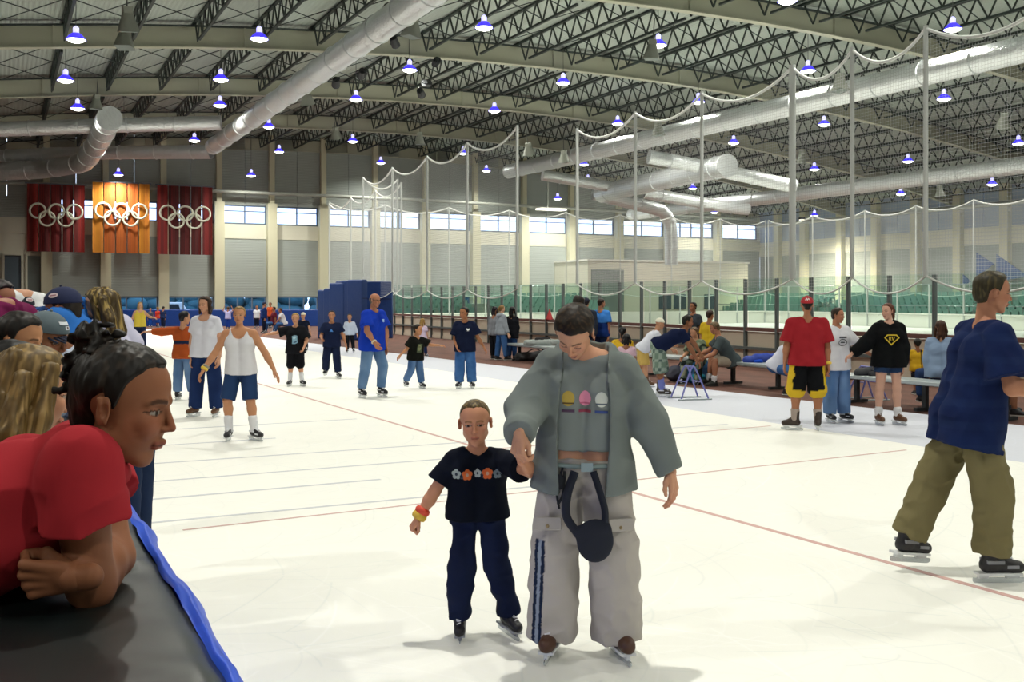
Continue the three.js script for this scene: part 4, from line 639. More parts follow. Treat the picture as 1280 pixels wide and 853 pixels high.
  if (bt) {
    const f = new Field(0.01 * H), t = (bt.t ?? 0.008) * H, cuff = bt.cuff ?? 0.95, fl = (bt.flare ?? 0.004) * H; f.amp = (bt.wrinkle ?? 0.0045) * Math.min(1, H / 1.5); f.freq = 15; f.fold = true; f.str = V(1, 1.2, 1); const tw2 = Math.min(t, 0.009 * H);
    const rr = 0.003 * H; const waist = tp(bt.rise ?? 0.2, 0), wp = [[U, waist]];
    for (const s of [-1, 1]) f.cap(tp(0.0, s * 0.045), tp(0.4, s * 0.04), R(0.065 + 0.005 * fem) + tw2, R(0.057) + tw2 * 0.5, wp).cap(tp(0.02, s * 0.045, -0.03), tp(0, s * 0.045, -0.028), R(0.058) + tw2 * 0.6);
    for (const s of ['L', 'R']) {
      const h = J['h' + s], kn = J['kn' + s], an = J['an' + s], sh = an.clone().sub(kn), sd = sh.clone().normalize(), td = kn.clone().sub(h).normalize();
      if (cuff > 0.05) { const e = kn.clone().addScaledVector(sh, cuff), pl = [[sd, e]]; f.cap(h, kn, R(0.054) + t * 0.8, R(0.037) + rr + t + fl * 0.6).cap(kn, kn.clone().addScaledVector(sh, cuff + 0.12), R(0.037) + rr + t + fl * 0.6, R(0.027) + t + fl * 1.4, pl); } else { const e = kn.clone().addScaledVector(td, cuff * leg), pl = [[td, e]]; f.cap(h, kn.clone().addScaledVector(td, 0.1 * leg), R(0.053) + t * 0.8, R(0.043) + t + fl, pl); }
    }
    const c = lin(bt.color), c2 = bt.color2 ? lin(bt.color2) : null, hide = bt.paint;
    trousers = mesh(bt.name ?? (cuff > 0.3 ? 'trousers' : 'shorts'), netMesh(f, cell, (x, y, z, nx, ny, nz) => { let q = c; const w = 0.5 + 0.5 * noise(x * 11, y * 7, z * 11); if (c2) q = mix3(q, c2, 0.55 * w); if (hide) q = hide(q, V(x, y, z), V(nx, ny, nz), J, H, Fw, A0) ?? q; return q; }), clothMat, root);
  }
  // shirt
  const tops = o.top ? (Array.isArray(o.top) ? o.top : [o.top]) : []; let first;
  for (const tq of tops) {
    const f = new Field(0.012 * H), t = (tq.t ?? 0.012) * H, sl = tq.sleeve ?? 0.62, hem = tq.hem ?? -0.12; f.amp = (tq.wrinkle ?? 0.005) * Math.min(1, H / 1.5); f.freq = tq.freq ?? 13; f.fold = true; f.str = V(1, 0.7, 1);
    const low = tp(hem, 0), pl = [[U.clone().negate(), low]], k2 = tq.flare ?? 0.012;
    torso(f, t); const fin = new Field(f.k);
    for (const s of [-1, 1]) fin.cap(tp(0.35, s * 0.045), tp(hem - 0.12, s * 0.05), R(0.057) + t + k2 * H * 0.4, R(0.064 + 0.006 * fem) + t + k2 * H);
    if (hem < 0.05) for (const s of [-1, 1]) fin.cap(tp(0.03, s * 0.045, -0.03), tp(0, s * 0.045, -0.028), R(0.058) + t); f.p.push(...fin.p); for (const q of f.p) q.planes = pl;
    for (const s of ['L', 'R']) {
      const sg = s === 'L' ? 1 : -1, sh = J['sh' + s], el = J['el' + s], wr = J['wr' + s], d1 = el.clone().sub(sh).normalize(), d2 = wr.clone().sub(el), st = t + (tq.loose ?? 0.006) * H;
      if (sl <= 0) { f.cap(tp(0.95, sg * 0.035), tp(0.945, sg * 0.062), R(0.028) + t); continue; }
      f.cap(tp(0.965, sg * 0.032), sh, R(0.027) + t * 0.5, R(0.034) + t * 0.55);
      if (sl <= 1) { const e = sh.clone().lerp(el, sl); f.cap(sh, el, R(0.034) + t * 0.55, R(0.028) + st * 1.3, [[d1, e]]); } else { const e = el.clone().addScaledVector(d2, sl - 1), q = d2.clone().normalize(); f.cap(sh, el, R(0.034) + t * 0.55, R(0.026) + st * 0.9).cap(el, el.clone().addScaledVector(d2, sl - 0.9), R(0.027) + st * 0.9, R(0.018) + st * (tq.cuffs ? 0.4 : 0.65), [[q, e]]); if (tq.cuffs) f.cap(el.clone().addScaledVector(d2, sl - 1.14), e, R(0.02) + st * 0.4 + tq.cuffs * H, R(0.018) + st * 0.36 + tq.cuffs * H, [[q, e]]); }
    }
    if (tq.hood) { for (const s of [-1, 1]) f.cap(tp(0.94, s * 0.05, 0.045), tp(1.02, s * 0.058, -0.02), R(0.018), R(0.032)).cap(tp(1.02, s * 0.058, -0.02), tp(0.98, 0, -0.065), R(0.032), R(0.042)); }
    if (tq.collar) { const cr = (i) => { const w = i / 8 * 2 * Math.PI; return tp(1.035 - 0.035 * Math.cos(w), Math.sin(w) * 0.043, 0.004 + Math.cos(w) * 0.043); }; for (let i = 0; i < 8; i++) if (i !== 0) f.cap(cr(i), cr(i + (i === 7 ? 0.6 : 1)), R(0.0115)); }
    const nr = (tq.neck ?? 1) * R(0.041); f.cutCap(tp(1.0, 0, -0.002), tp(1.25, 0, 0.004), nr, nr * 1.15); if (tq.scoop) f.cutEll(tp(1.0, 0, 0.05), V(0.05 * H, tq.scoop * H, 0.06 * H));
    if (tq.scoop && sl <= 0) f.cutEll(tp(1.0, 0, -0.04), V(0.045 * H, tq.scoop * 0.6 * H, 0.05 * H));
    if (tq.collar) { f.sub.length && (f.sub[0].ra *= 0.86); } if (tq.cut) f.cuts.push(tq.cut(J, H, { P, U, Fw, A1, A0, tp }));
    const c = lin(tq.color), c2 = tq.color2 ? lin(tq.color2) : null;
    const geo = netMesh(f, cell, (x, y, z, nx, ny, nz) => { let q = c; if (c2) q = mix3(q, c2, 0.5 * (0.5 + 0.5 * noise(x * 14, y * 14, z * 14))); if (tq.paint) q = tq.paint(q, V(x, y, z), V(nx, ny, nz), J, H, Fw, A1, tp) ?? q; return q; });
    const m = mesh(tq.name ?? 'shirt', geo, clothMat, root); first ??= m;
    if (tq.print) { const pr = tq.print, c0 = tp(pr.y ?? 0.68, pr.x ?? 0), fwd = pr.back ? Fw.clone().negate() : Fw, ax = A1.clone().multiplyScalar(pr.back ? -1 : 1), pg = printGeometry(geo, c0, ax, U, fwd, pr.w * H, pr.h * H); if (pg) { const pm = mesh('print', pg, pr.mat, m); if (pr.label) pm.userData.label = pr.label; } }
  }
  // hair, hats
  const hc2 = Math.max(hcell * 0.9, 0.014), hairTint = (col, streak) => { const a = lin(col), c = lin(streak ?? col), e = mix3(a, [0, 0, 0], 0.35); return (x, y, z) => mix3(mix3(e, a, sm(-0.6, 0.3, noise(x * 34, y * 2.5, z * 34))), c, sm(0.0, 0.7, noise(x * 27 + 5, y * 2, z * 27))); };
  if (o.hair) {
    const h = o.hat ? { ...o.hair, t: Math.min(o.hair.t ?? 0.03, 0.012) } : o.hair, f = hairField(h), tint = hairTint(h.color, h.streak), list = [netMesh(f, hc2, tint)];
    if (h.style === 'long') list.push(netMesh(hairLocks(h), hc2 * 1.1, tint));
    if (h.style === 'tail') { const q = new Field(0.05); q.amp = 0.02; q.freq = 13; q.str = V(1, 0.2, 1); q.cap(V(0, 0.25, -0.42), V(0, 0.05, -0.6), 0.12, 0.13).cap(V(0, 0.05, -0.6), V(0.03, -0.55, -0.55), 0.13, 0.06); list.push(netMesh(q, hc2, tint)); }
    if (h.style === 'bun') { const q = new Field(0.06); q.amp = h.bunAmp ?? 0.05; q.freq = h.bunFreq ?? 9; const c0 = h.bunAt ?? [0, 0.32, -0.46], r0 = h.bunR ?? 0.17; q.cap(V(...c0), V(c0[0], c0[1] + 0.06, c0[2] - 0.05), r0).cap(V(0, 0.25, -0.3), V(...c0), 0.12, r0 * 0.7); for (const e of h.bunLocks ?? []) q.cap(V(...c0), V(...e), r0 * 0.7, 0.035); list.push(netMesh(q, hc2, tint)); }
    for (const e of h.extra ?? []) { const q = new Field(0.05); q.amp = 0.018; q.freq = 24; q.str = V(1, 0.12, 1); for (let i = 0; i + 1 < e.length; i++) q.cap(V(e[i][0], e[i][1], e[i][2]), V(e[i + 1][0], e[i + 1][1], e[i + 1][2]), e[i][3], e[i + 1][3]); list.push(netMesh(q, hc2, tint)); }
    const hg = mergeGeometries(list); hg.applyMatrix4(hm); mesh('hair', hg, hairMat, root);
  }
  if (o.hat) {
    const h = o.hat, c = lin(h.color), f = new Field(0.03); f.ell(V(0, 0.16, -0.06), V(0.36, h.type === 'helmet' ? 0.40 : 0.385, 0.44)); f.cuts.push((x, y, z) => (0.15 + (h.back ? 0.12 : -0.1) * -z * 0.9) - y);
    const hat = mesh(h.type === 'helmet' ? 'helmet' : 'cap', netMesh(f, hc2, () => c).applyMatrix4(hm), capMat, root);
    if (h.type !== 'helmet') { const q = new Field(0.02), s = h.back ? -1 : 1, e = h.brimColor ? lin(h.brimColor) : c; for (let i = -4; i <= 4; i++) { const x = i * 0.058, z0 = 0.2, z1 = (0.7 - 0.35 * (i / 4.4) ** 2); q.cap(V(x, 0.15 - 0.018 * i * i / 4, s * z0 - (h.back ? 0.06 : 0)), V(x, 0.12 - 0.03 * i * i / 6, s * z1), 0.022); } q.k = 0.03; mesh('brim', netMesh(q, Math.min(hc2, 0.022), () => e).applyMatrix4(hm), capMat, hat); const bt2 = new THREE.SphereGeometry(0.03, 10, 6); bt2.translate(0, 0.56, -0.06); mesh('button', metres(bt2).applyMatrix4(hm), paint(h.color), hat); }
    if (h.logo) { const pg = printGeometry(hat.geometry, hp(0, 0.34, h.logoBack ? -0.46 : 0.38), V(h.logoBack ? -1 : 1, 0, 0).applyQuaternion(hq), V(0, 1, 0).applyQuaternion(hq), V(0, 0, h.logoBack ? -1 : 1).applyQuaternion(hq), hh * 0.3, hh * 0.2); if (pg) mesh('cap_logo', pg, h.logo, hat); if (h.logoSide) { const sd = h.logoSide, pg2 = printGeometry(hat.geometry, hp(sd * 0.34, 0.34, 0.0), V(0, 0, -sd).applyQuaternion(hq), V(0, 1, 0).applyQuaternion(hq), V(sd, 0, 0).applyQuaternion(hq), hh * 0.3, hh * 0.18); if (pg2) mesh('cap_logo', pg2, h.logo, hat); } }
  }
  if (o.glasses) { const m = new MB(); for (const s of [-1, 1]) { const l = new THREE.SphereGeometry(0.085, 12, 8); l.scale(1, 0.7, 0.35); l.translate(s * 0.13, 0.0, 0.335); m.add(metres(l)); m.box(0.015, 0.02, 0.36, s * 0.29, 0.02, 0.14); } m.box(0.1, 0.02, 0.02, 0, 0.02, 0.36); const q = m.geometry().applyMatrix4(hm); mesh('sunglasses', q, paint('#15171a', 0.2), root); }
  // feet
  for (const s of ['L', 'R']) {
    const an = J['an' + s], kn = J['kn' + s], fo = o['f' + s] ?? [s === 'L' ? 12 : -12, 0], yw = face + rad(fo[0]), q = new THREE.Quaternion().setFromEuler(new THREE.Euler(rad(fo[1] ?? 0), yw, rad(fo[2] ?? 0), 'YXZ')), m = new THREE.Matrix4().compose(an, q, V(foot, foot, foot)), ft = o.feet ?? {}, near = depth < 9 ? 1 : 0;
    const put = (name, geo, mat, par) => { const x = mesh(name, geo, mat, par); x.applyMatrix4(m); return x; };
    if (o.bare) continue;
    if (kind === 'skate') {
      const sk2 = new THREE.Group(); sk2.name = s === 'L' ? 'skate' : 'skate_001'; sk2.applyMatrix4(m); root.add(sk2);
      mesh('boot', FOOT.skate[near], paint(ft.color ?? '#1d1d24', 0.5), sk2); mesh('blade_holder', FOOT.holder, paint(ft.holder ?? '#d9dcde', 0.5), sk2); mesh('blade', FOOT.runner, STEEL, sk2); mesh('laces', FOOT.laces, paint('#dfe0e4', 0.8), sk2);
      if (ft.tongue !== false) mesh('tongue', FOOT.tongue, paint(ft.tongue ?? '#d5d6dc', 0.8), sk2); if (ft.stripe) mesh('side_panel', FOOT.stripe, paint(ft.stripe, 0.6), sk2);
    } else { const sk2 = new THREE.Group(); sk2.name = s === 'L' ? 'shoe' : 'shoe_001'; sk2.applyMatrix4(m); root.add(sk2); mesh('upper', FOOT.shoe[near], paint(ft.color ?? '#3a3a3e', 0.6), sk2); mesh('sole', FOOT.sole, paint(ft.sole ?? '#cfcfca', 0.7), sk2); }
    if (o.socks) { const top = an.clone().lerp(kn, o.socks.h ?? 0.32), f = new Field(0.01); f.cap(an, top, R(0.022) + 0.012, R(0.03) + 0.008); f.amp = 0.003; f.freq = 30; mesh('sock', netMesh(f, Math.max(0.009, cell * 0.8), () => lin(o.socks.color)), clothMat, root); }
  }
  for (const w of o.bands ?? []) { const s = w[0], m = J['hm' + s], y = V(0, 1, 0).transformDirection(m), p = J['wr' + s].clone().addScaledVector(y, -(w[2] ?? 0.03)), t = new THREE.TorusGeometry(R(0.0175) + 0.006, 0.007 + 0.004 * (w[3] ?? 1), 8, 20); t.scale(1, 1, 1.5); const x = mesh('wristband', metres(t), paint(w[1], 0.5), root); x.position.copy(p); x.quaternion.setFromUnitVectors(V(0, 0, 1), y); }
  root.userData.tmp = null; delete root.userData.tmp; const info = { root, J, H, tp, Fw, U, A1, A0, hp, hq, hh, body, shirt: first, trousers, O, R, cell }; return info;
}
// the triangles of a garment that lie under a flat print, lifted off it by 3 mm
function printGeometry(g, c, ax, up, fw, w, h) {
  const p = g.attributes.position, n = g.attributes.normal, id = g.index.array, pos = [], nor = [], uv = [], v = V(), q = V();
  for (let i = 0; i < id.length; i += 3) {
    let ok = true, inside = false; const P3 = [], N3 = [], U3 = [];
    for (let k = 0; k < 3 && ok; k++) { v.fromBufferAttribute(p, id[i + k]); q.fromBufferAttribute(n, id[i + k]); const r = v.clone().sub(c); if (q.dot(fw) < 0.15 || r.dot(fw) < -0.3 * w - 0.06) { ok = false; break; } const u = r.dot(ax) / w + 0.5, t = r.dot(up) / h + 0.5; if (u > 0 && u < 1 && t > 0 && t < 1) inside = true; P3.push(v.x + q.x * 0.003, v.y + q.y * 0.003, v.z + q.z * 0.003); N3.push(q.x, q.y, q.z); U3.push(u, t); }
    if (ok && inside) { pos.push(...P3); nor.push(...N3); uv.push(...U3); }
  }
  if (!pos.length) return null;
  const o = new THREE.BufferGeometry(); o.setAttribute('position', new THREE.Float32BufferAttribute(pos, 3)); o.setAttribute('normal', new THREE.Float32BufferAttribute(nor, 3)); o.setAttribute('uv', new THREE.Float32BufferAttribute(uv, 2)); return o;
}
function print(w, h, draw) { const c = document.createElement('canvas'); c.width = w; c.height = h; const x = c.getContext('2d'); x.clearRect(0, 0, w, h); draw(x, w, h); x.clearRect(0, 0, w, 2); x.clearRect(0, h - 2, w, 2); x.clearRect(0, 0, 2, h); x.clearRect(w - 2, 0, 2, h); const t = new THREE.CanvasTexture(c); t.colorSpace = THREE.SRGBColorSpace; return new THREE.MeshPhysicalMaterial({ map: t, transparent: true, roughness: 0.85 }); }
// ---------------------------------------------------------------- people. Directions are in view axes: x right, y up, z towards the viewer
const stripedShorts = (edge, end) => { const e = lin(edge); return (q, p, n, J, H, Fw, A0) => { for (const s of ['L', 'R']) { const h = J['h' + s], d = J['kn' + s].clone().sub(h), t = p.clone().sub(h).dot(d) / d.lengthSq(), sg = s === 'L' ? 1 : -1; if (p.clone().sub(h).dot(A0) * sg < -0.04 * H) continue; if (t > end - 0.09 || (n.dot(A0) * sg > 0.6 && t > -0.3)) return e; } return null; }; };
const plaid = (a, b, c) => { const A = lin(a), B = lin(b), C = lin(c); return (q, p) => { const u = Math.sin(p.y * 42), v = Math.sin((p.x + p.z * 0.7) * 46); return u > 0.35 && v > 0.2 ? C : u > 0.35 || v > 0.35 ? B : A; }; };
const camo = (a, b, c) => { const A = lin(a), B = lin(b), C = lin(c); return (q, p) => { const k = noise(p.x * 13, p.y * 13, p.z * 13), m = noise(p.x * 9 + 9, p.y * 9, p.z * 9); return k > 0.15 ? B : m > 0.25 ? C : A; }; };
const zipCut = (gap, low = 0.004) => (J, H, { P, U, Fw, A1 }) => (x, y, z) => { const r = V(x - P.x, y - P.y, z - P.z), t = r.dot(U) / (0.318 * H), s = Math.abs(r.dot(A1)) / H, f = r.dot(Fw) / H; return Math.min(f - low, gap(t) - s) * H; };
const PR = {
  flowers: print(640, 128, (x) => { const flower = (cx, cy, r, col, mid) => { x.fillStyle = col; for (let k = 0; k < 5; k++) { const a = k * 1.2566 - 1.57; x.beginPath(); x.arc(cx + Math.cos(a) * r * 0.62, cy + Math.sin(a) * r * 0.62, r * 0.46, 0, 7); x.fill(); } x.fillStyle = mid; x.beginPath(); x.arc(cx, cy, r * 0.3, 0, 7); x.fill(); }; x.globalAlpha = 0.5; x.fillStyle = '#33495c'; for (const c of [110, 400, 560]) { x.beginPath(); x.ellipse(c, 78, 70, 34, 0.3, 0, 7); x.fill(); } x.globalAlpha = 1; flower(78, 66, 52, '#9aa3a0', '#26303a'); flower(205, 72, 58, '#d0642c', '#b59a88'); flower(330, 58, 44, '#a7aeac', '#2a333c'); flower(448, 58, 60, '#d2612a', '#c9a188'); flower(566, 64, 50, '#77828a', '#27303a'); }),
  three: print(512, 256, (x) => { const r = rng(4); [[110, '#b39a45'], [262, '#d98aa5'], [412, '#c9cec6']].forEach(([cx, c], i) => { x.fillStyle = c; x.beginPath(); x.ellipse(cx, 95, 56, 68, 0, 0, 7); x.fill(); x.fillStyle = ['#5b4520', '#b95c7e', '#5a6673'][i]; x.fillRect(cx - 50, 128, 100, 14); x.fillStyle = ['#4b3550', '#8f3b4e', '#3c4f8c'][i]; x.fillRect(cx - 58, 196, 116, 26); }); }),
  bluePatch: print(256, 256, (x) => { x.fillStyle = '#7fa6bd'; x.beginPath(); x.moveTo(50, 50); x.quadraticCurveTo(130, 0, 205, 40); x.quadraticCurveTo(190, 120, 215, 200); x.quadraticCurveTo(150, 250, 50, 232); x.quadraticCurveTo(70, 150, 50, 50); x.fill(); x.fillStyle = '#a9c6d4'; x.beginPath(); x.ellipse(120, 80, 46, 30, -0.4, 0, 7); x.fill(); x.fillStyle = '#33536f'; x.beginPath(); x.ellipse(140, 190, 50, 16, -0.3, 0, 7); x.fill(); }),
  triangle: print(128, 128, (x) => { x.fillStyle = '#3f79c4'; x.beginPath(); x.moveTo(60, 16); x.lineTo(112, 110); x.lineTo(12, 104); x.fill(); }),
  wings: print(128, 128, (x) => { x.fillStyle = '#d9dcdf'; x.beginPath(); x.moveTo(14, 20); x.lineTo(50, 44); x.lineTo(64, 26); x.lineTo(82, 46); x.lineTo(114, 18); x.lineTo(104, 74); x.lineTo(78, 84); x.lineTo(92, 112); x.lineTo(62, 96); x.lineTo(34, 112); x.lineTo(44, 80); x.lineTo(20, 66); x.fill(); }),
  mark: print(128, 128, (x) => { x.fillStyle = '#9fc0e6'; x.fillRect(24, 30, 80, 22); x.beginPath(); x.arc(64, 76, 30, 0, 7); x.fill(); }),
  green: print(128, 200, (x) => { x.fillStyle = '#46523a'; x.fillRect(14, 14, 100, 172); x.fillStyle = '#7a7f58'; x.beginPath(); x.ellipse(62, 92, 34, 62, 0, 0, 7); x.fill(); x.fillStyle = '#262b20'; x.fillRect(40, 70, 44, 12); x.fillRect(48, 110, 30, 12); }),
  ring: print(256, 256, (x) => { x.strokeStyle = '#3b3f48'; x.lineWidth = 16; x.beginPath(); x.ellipse(128, 150, 92, 66, 0, 0, 7); x.stroke(); x.fillStyle = '#3b3f48'; x.fillRect(40, 26, 176, 34); x.fillRect(80, 136, 100, 24); }),
  shield: print(256, 200, (x) => { x.strokeStyle = '#c9ad2c'; x.lineWidth = 18; x.lineJoin = 'miter'; x.beginPath(); x.moveTo(60, 24); x.lineTo(200, 24); x.lineTo(238, 66); x.lineTo(128, 182); x.lineTo(18, 66); x.closePath(); x.stroke(); x.fillStyle = '#c9ad2c'; x.font = 'bold 84px sans-serif'; x.textAlign = 'center'; x.fillText('RV', 128, 108); }),
  capMark: print(128, 80, (x) => { x.strokeStyle = '#d8d2d2'; x.lineWidth = 14; x.beginPath(); x.moveTo(12, 60); x.lineTo(44, 20); x.lineTo(60, 58); x.lineTo(84, 22); x.lineTo(116, 56); x.stroke(); }),
  capWhite: print(128, 80, (x) => { x.fillStyle = '#d4dae0'; x.fillRect(16, 12, 92, 22); x.fillRect(60, 42, 50, 26); x.fillStyle = '#5a4a56'; x.fillRect(76, 46, 22, 16); }),
  capOval: print(128, 80, (x) => { x.fillStyle = '#c9b9bd'; x.beginPath(); x.ellipse(64, 40, 50, 24, 0, 0, 7); x.fill(); x.fillStyle = '#8d5a62'; x.fillRect(34, 34, 60, 12); }),
};
const TAN = { type: 'skate', color: '#5b3a22', tongue: false }, BLK = { type: 'skate', color: '#1b1b22', stripe: '#c9ccd4' };
const JEANS = '#3c5a86', JEANS2 = '#6f8db4', NAVY = '#141d33';

// --- the woman and the boy in front
const W = person({
  label: "woman in a grey hooded jacket and pale cargo trousers, holding the small boy's hand", at: [731, 819], H: 1.68, hr: 0.148, fem: 0.7, face: -6, lean: [0.015, 1, 0.1], cell: 0.008, sw: 0.102,
  aR: [-0.36, -1, -0.02, -0.24, -0.75, 0.62], aL: [0.46, -1, 0.0, 0.42, -0.9, 0.1], lR: [-0.11, -1, 0.03, -0.04, -1, -0.03], lL: [0.12, -1, 0.05, 0.06, -1, -0.05], fR: [-8, 0], fL: [20, 0], head: [-18, 50, -8], J: { hc: [718, 417, 4.78], elR: [656, 516, 4.84], wrR: [649, 543, 4.64] }, handR: 'hold', hR: [-0.1, -1, 0.25], tR: [0.7, 0.2, 0.7], handL: 'relaxed', hL: [0.15, -1, 0.2], tL: [-0.5, 0, 0.8],
  skin: '#c79579', looks: { lids: true, lip: '#8d3038' }, hair: { color: '#1e150f', streak: '#3a2a1a', style: 'bun', t: 0.045, front: 0.27, amp: 0.01, bunAt: [0.0, 0.22, -0.50], bunR: 0.11, bunAmp: 0.03 },
  top: [{ name: 'tee', color: '#7d8584', t: 0.007, sleeve: 0.5, hem: 0.2, flare: 0.002, neck: 0.78, wrinkle: 0.004, print: { mat: PR.three, w: 0.155, h: 0.08, y: 0.63, label: 'yellow, pink and pale patches printed in a row' } }, { name: 'hooded_jacket', color: '#6f7776', color2: '#7f8785', t: 0.021, sleeve: 1.98, hem: -0.17, flare: 0.02, loose: 0.014, cuffs: 0.006, hood: true, wrinkle: 0.009, freq: 10, neck: 1.25, cut: zipCut((t) => t > 0.8 ? 0.062 : 0.066 + 0.006 * Math.sin(t * 4), 0.0) }],
  bottom: { name: 'cargo_trousers', color: '#aaa49f', color2: '#bbb6b2', t: 0.017, flare: 0.021, cuff: 1.16, rise: 0.11, wrinkle: 0.012, paint: (q, p, n, J, H, Fw, A0) => { const kn = J.knR, an = J.anR, d = an.clone().sub(kn), t = p.clone().sub(kn).dot(d) / d.lengthSq(); if (t < -0.12) return null; if (p.clone().sub(kn).dot(A0) > 0.055) return null; const c = kn.clone().addScaledVector(d, t), u = p.clone().sub(c).dot(A0); if (n.dot(Fw) < 0) return null; return (Math.abs(u + 0.068) < 0.024) ? (Math.abs(u + 0.068) < 0.008 ? lin('#8a94a6') : lin('#1d2740')) : null; } },
  feet: { type: 'skate', color: '#4a2c1c', tongue: false },
});
{ // belt, drawstrings, pockets on the woman
  const { root, H, tp, Fw, A0, U, trousers, R } = W, belt = new THREE.CatmullRomCurve3(Array.from({ length: 24 }, (_, i) => { const a = i / 24 * 2 * Math.PI, q = tp(0.075, 0); return q.addScaledVector(A0, Math.sin(a) * (0.128 * H)).addScaledVector(Fw, Math.cos(a) * 0.088 * H); }), true);
  const bg = new THREE.TubeGeometry(belt, 60, 0.011, 6, true); mesh('belt', metres(bg), paint('#7f908f', 0.7), root); const bk = new MB().box(0.055, 0.04, 0.012, 0, 0, 0).geometry(); const o = mesh('buckle', bk, paint('#93a5a6', 0.35, { metalness: 0.5 }), root); o.position.copy(tp(0.075, 0.012).addScaledVector(Fw, 0.094 * H)); 
  const str = (s, pts, r) => mesh('drawstring', metres(new THREE.TubeGeometry(new THREE.CatmullRomCurve3(pts.map(([t, u, f]) => tp(t, u, f))), 20, r, 6)), paint('#12161f', 0.8), root);
  str(0, [[0.06, -0.055, 0.086], [-0.05, -0.065, 0.088], [-0.16, -0.07, 0.09], [-0.3, -0.062, 0.09]], 0.006); str(0, [[0.03, -0.05, 0.086], [-0.1, -0.05, 0.09], [-0.2, -0.055, 0.09], [-0.26, -0.066, 0.09]], 0.007);
  const bow = new THREE.SphereGeometry(0.025, 10, 6); bow.scale(1, 1.5, 0.5); const bw = mesh('bow_knot', metres(bow), paint('#12161f', 0.8), root); bw.position.copy(tp(-0.06, -0.062, 0.092));
  for (const s of ['R', 'L']) { const h = W.J['h' + s], k = W.J['kn' + s], q = h.clone().lerp(k, 0.62).addScaledVector(A0, s === 'R' ? -0.045 : 0.055).addScaledVector(Fw, 0.128), p = mesh('pocket_flap', roundedBox(0.13, 0.05, 0.018, 0.006), paint('#a5a09c', 0.9), trousers); p.position.copy(q); p.rotation.set(-0.15, s === 'R' ? -0.35 : 0.5, 0.02); const b2 = mesh('snap_button', new THREE.SphereGeometry(0.009, 8, 6), paint('#8c7a5a', 0.4), trousers); b2.position.copy(q).addScaledVector(Fw, 0.012).add(V(0, -0.008, 0)); }
  // the navy cap hung from her belt
  const c = thing('hanging_cap', 'navy peaked cap hung upside down by its strap from the belt of the grey-hooded woman', 'cap'); const w0 = W.O.clone().add(tp(0.04, 0.0, 0.098)); c.position.copy(w0); const navy = paint('#0d1426', 0.85);
  const loop = (pts, r) => mesh('strap', metres(new THREE.TubeGeometry(new THREE.CatmullRomCurve3(pts.map((p) => V(...p))), 30, r, 8)), navy, c); loop([[-0.035, 0.0, 0.0], [-0.07, -0.1, 0.02], [-0.075, -0.2, 0.03], [-0.02, -0.285, 0.035]], 0.02); loop([[0.05, 0.0, 0.0], [0.075, -0.08, 0.02], [0.1, -0.17, 0.03], [0.1, -0.26, 0.035]], 0.016);
  const f = new Field(0.03); f.ell(V(0.055, -0.31, 0.04), V(0.085, 0.10, 0.022)).cap(V(-0.02, -0.27, 0.03), V(0.1, -0.25, 0.03), 0.022); mesh('peak', netMesh(f, 0.006, () => lin('#0d1426')), capMat, c);
}
const B = person({
  label: "small boy in a navy flower-print tee and dark jeans beside the hooded woman", at: [605, 795], H: 1.12, hr: 0.203, legs: 1.12, trunk: 0.88, face: 2, lean: [-0.01, 1, 0.04], cell: 0.0075, g: 1.06,
  aR: [-0.62, -1, 0.1, -0.62, -1, 0.12], aL: [0.85, -0.6, 0.3, -0.4, 0.75, 0.6], lR: [-0.05, -1, 0.06, -0.06, -1, -0.06], lL: [0.16, -1, 0.1, 0.22, -1, -0.12], fR: [-2, 6, 6], fL: [28, 4, -8], J: { elL: [664, 590, 4.98], wrL: [650, 572, 4.74] }, head: [-3, 4, 3], handR: 'fist', handL: 'fist', hL: [-0.2, 1, 0.2], tR: [0.4, -0.2, 1],
  skin: '#c98f70', looks: { wide: 1.03, brow: '#7a5a34', lip: '#a84c48' }, hair: { color: '#4a3a20', streak: '#7d6738', style: 'buzz', t: 0.012, front: 0.32, amp: 0.006 },
  top: { name: 'tee', color: '#0e1320', t: 0.022, sleeve: 0.72, hem: -0.07, flare: 0.012, loose: 0.01, neck: 1.05, wrinkle: 0.006, print: { mat: PR.flowers, w: 0.235, h: 0.052, y: 0.72, label: 'row of orange and grey flowers' } },
  bottom: { color: '#141b34', color2: '#1c2747', t: 0.012, flare: 0.008, cuff: 1.02, wrinkle: 0.019 }, feet: { type: 'skate', color: '#15141c', tongue: '#b9bac4', holder: '#9a9da2' },
  bands: [['R', '#d9472c', 0.045, 1.4], ['R', '#d9b23a', 0.016, 1.4]],
});
// --- the man striding past at the right
person({
  label: 'tall man in a navy shirt and khaki trousers striding past at the right edge', at: [1186, 721], H: 1.81, face: 88, lean: [0.18, 1, 0.02], cell: 0.0095, sw: 0.115,
  aR: [0.12, -1, 0.3, 1, 0.04, 0.12], aL: [0.5, -0.9, -0.2, 1, 0.25, -0.1], lR: [0.24, -1, 0.06, -0.02, -1, 0.02], lL: [-0.42, -1, -0.06, -0.42, -1, -0.08], fR: [4, 0], fL: [24, 8], head: [-4, 4, 0], handR: 'relaxed', handL: 'relaxed', tR: [0, 1, 0], tL: [0, 1, 0],
  skin: '#b07c62', hair: { color: '#2f2a1a', streak: '#4c4228', t: 0.05, front: 0.33 }, glasses: false,
  top: { name: 'shirt', color: '#121d42', color2: '#182a58', t: 0.024, sleeve: 0.8, hem: -0.28, flare: 0.02, loose: 0.02, wrinkle: 0.009, paint: (q, p) => (Math.sin(p.y * 48) > 0.5 ? mix3(q, lin('#24365c'), 0.18) : q) },
  bottom: { color: '#6f6748', color2: '#7e7655', t: 0.016, flare: 0.012, cuff: 0.96, wrinkle: 0.011 }, feet: { type: 'skate', color: '#1c1a1e', tongue: '#a9abb0', stripe: '#8d8f96' },
});
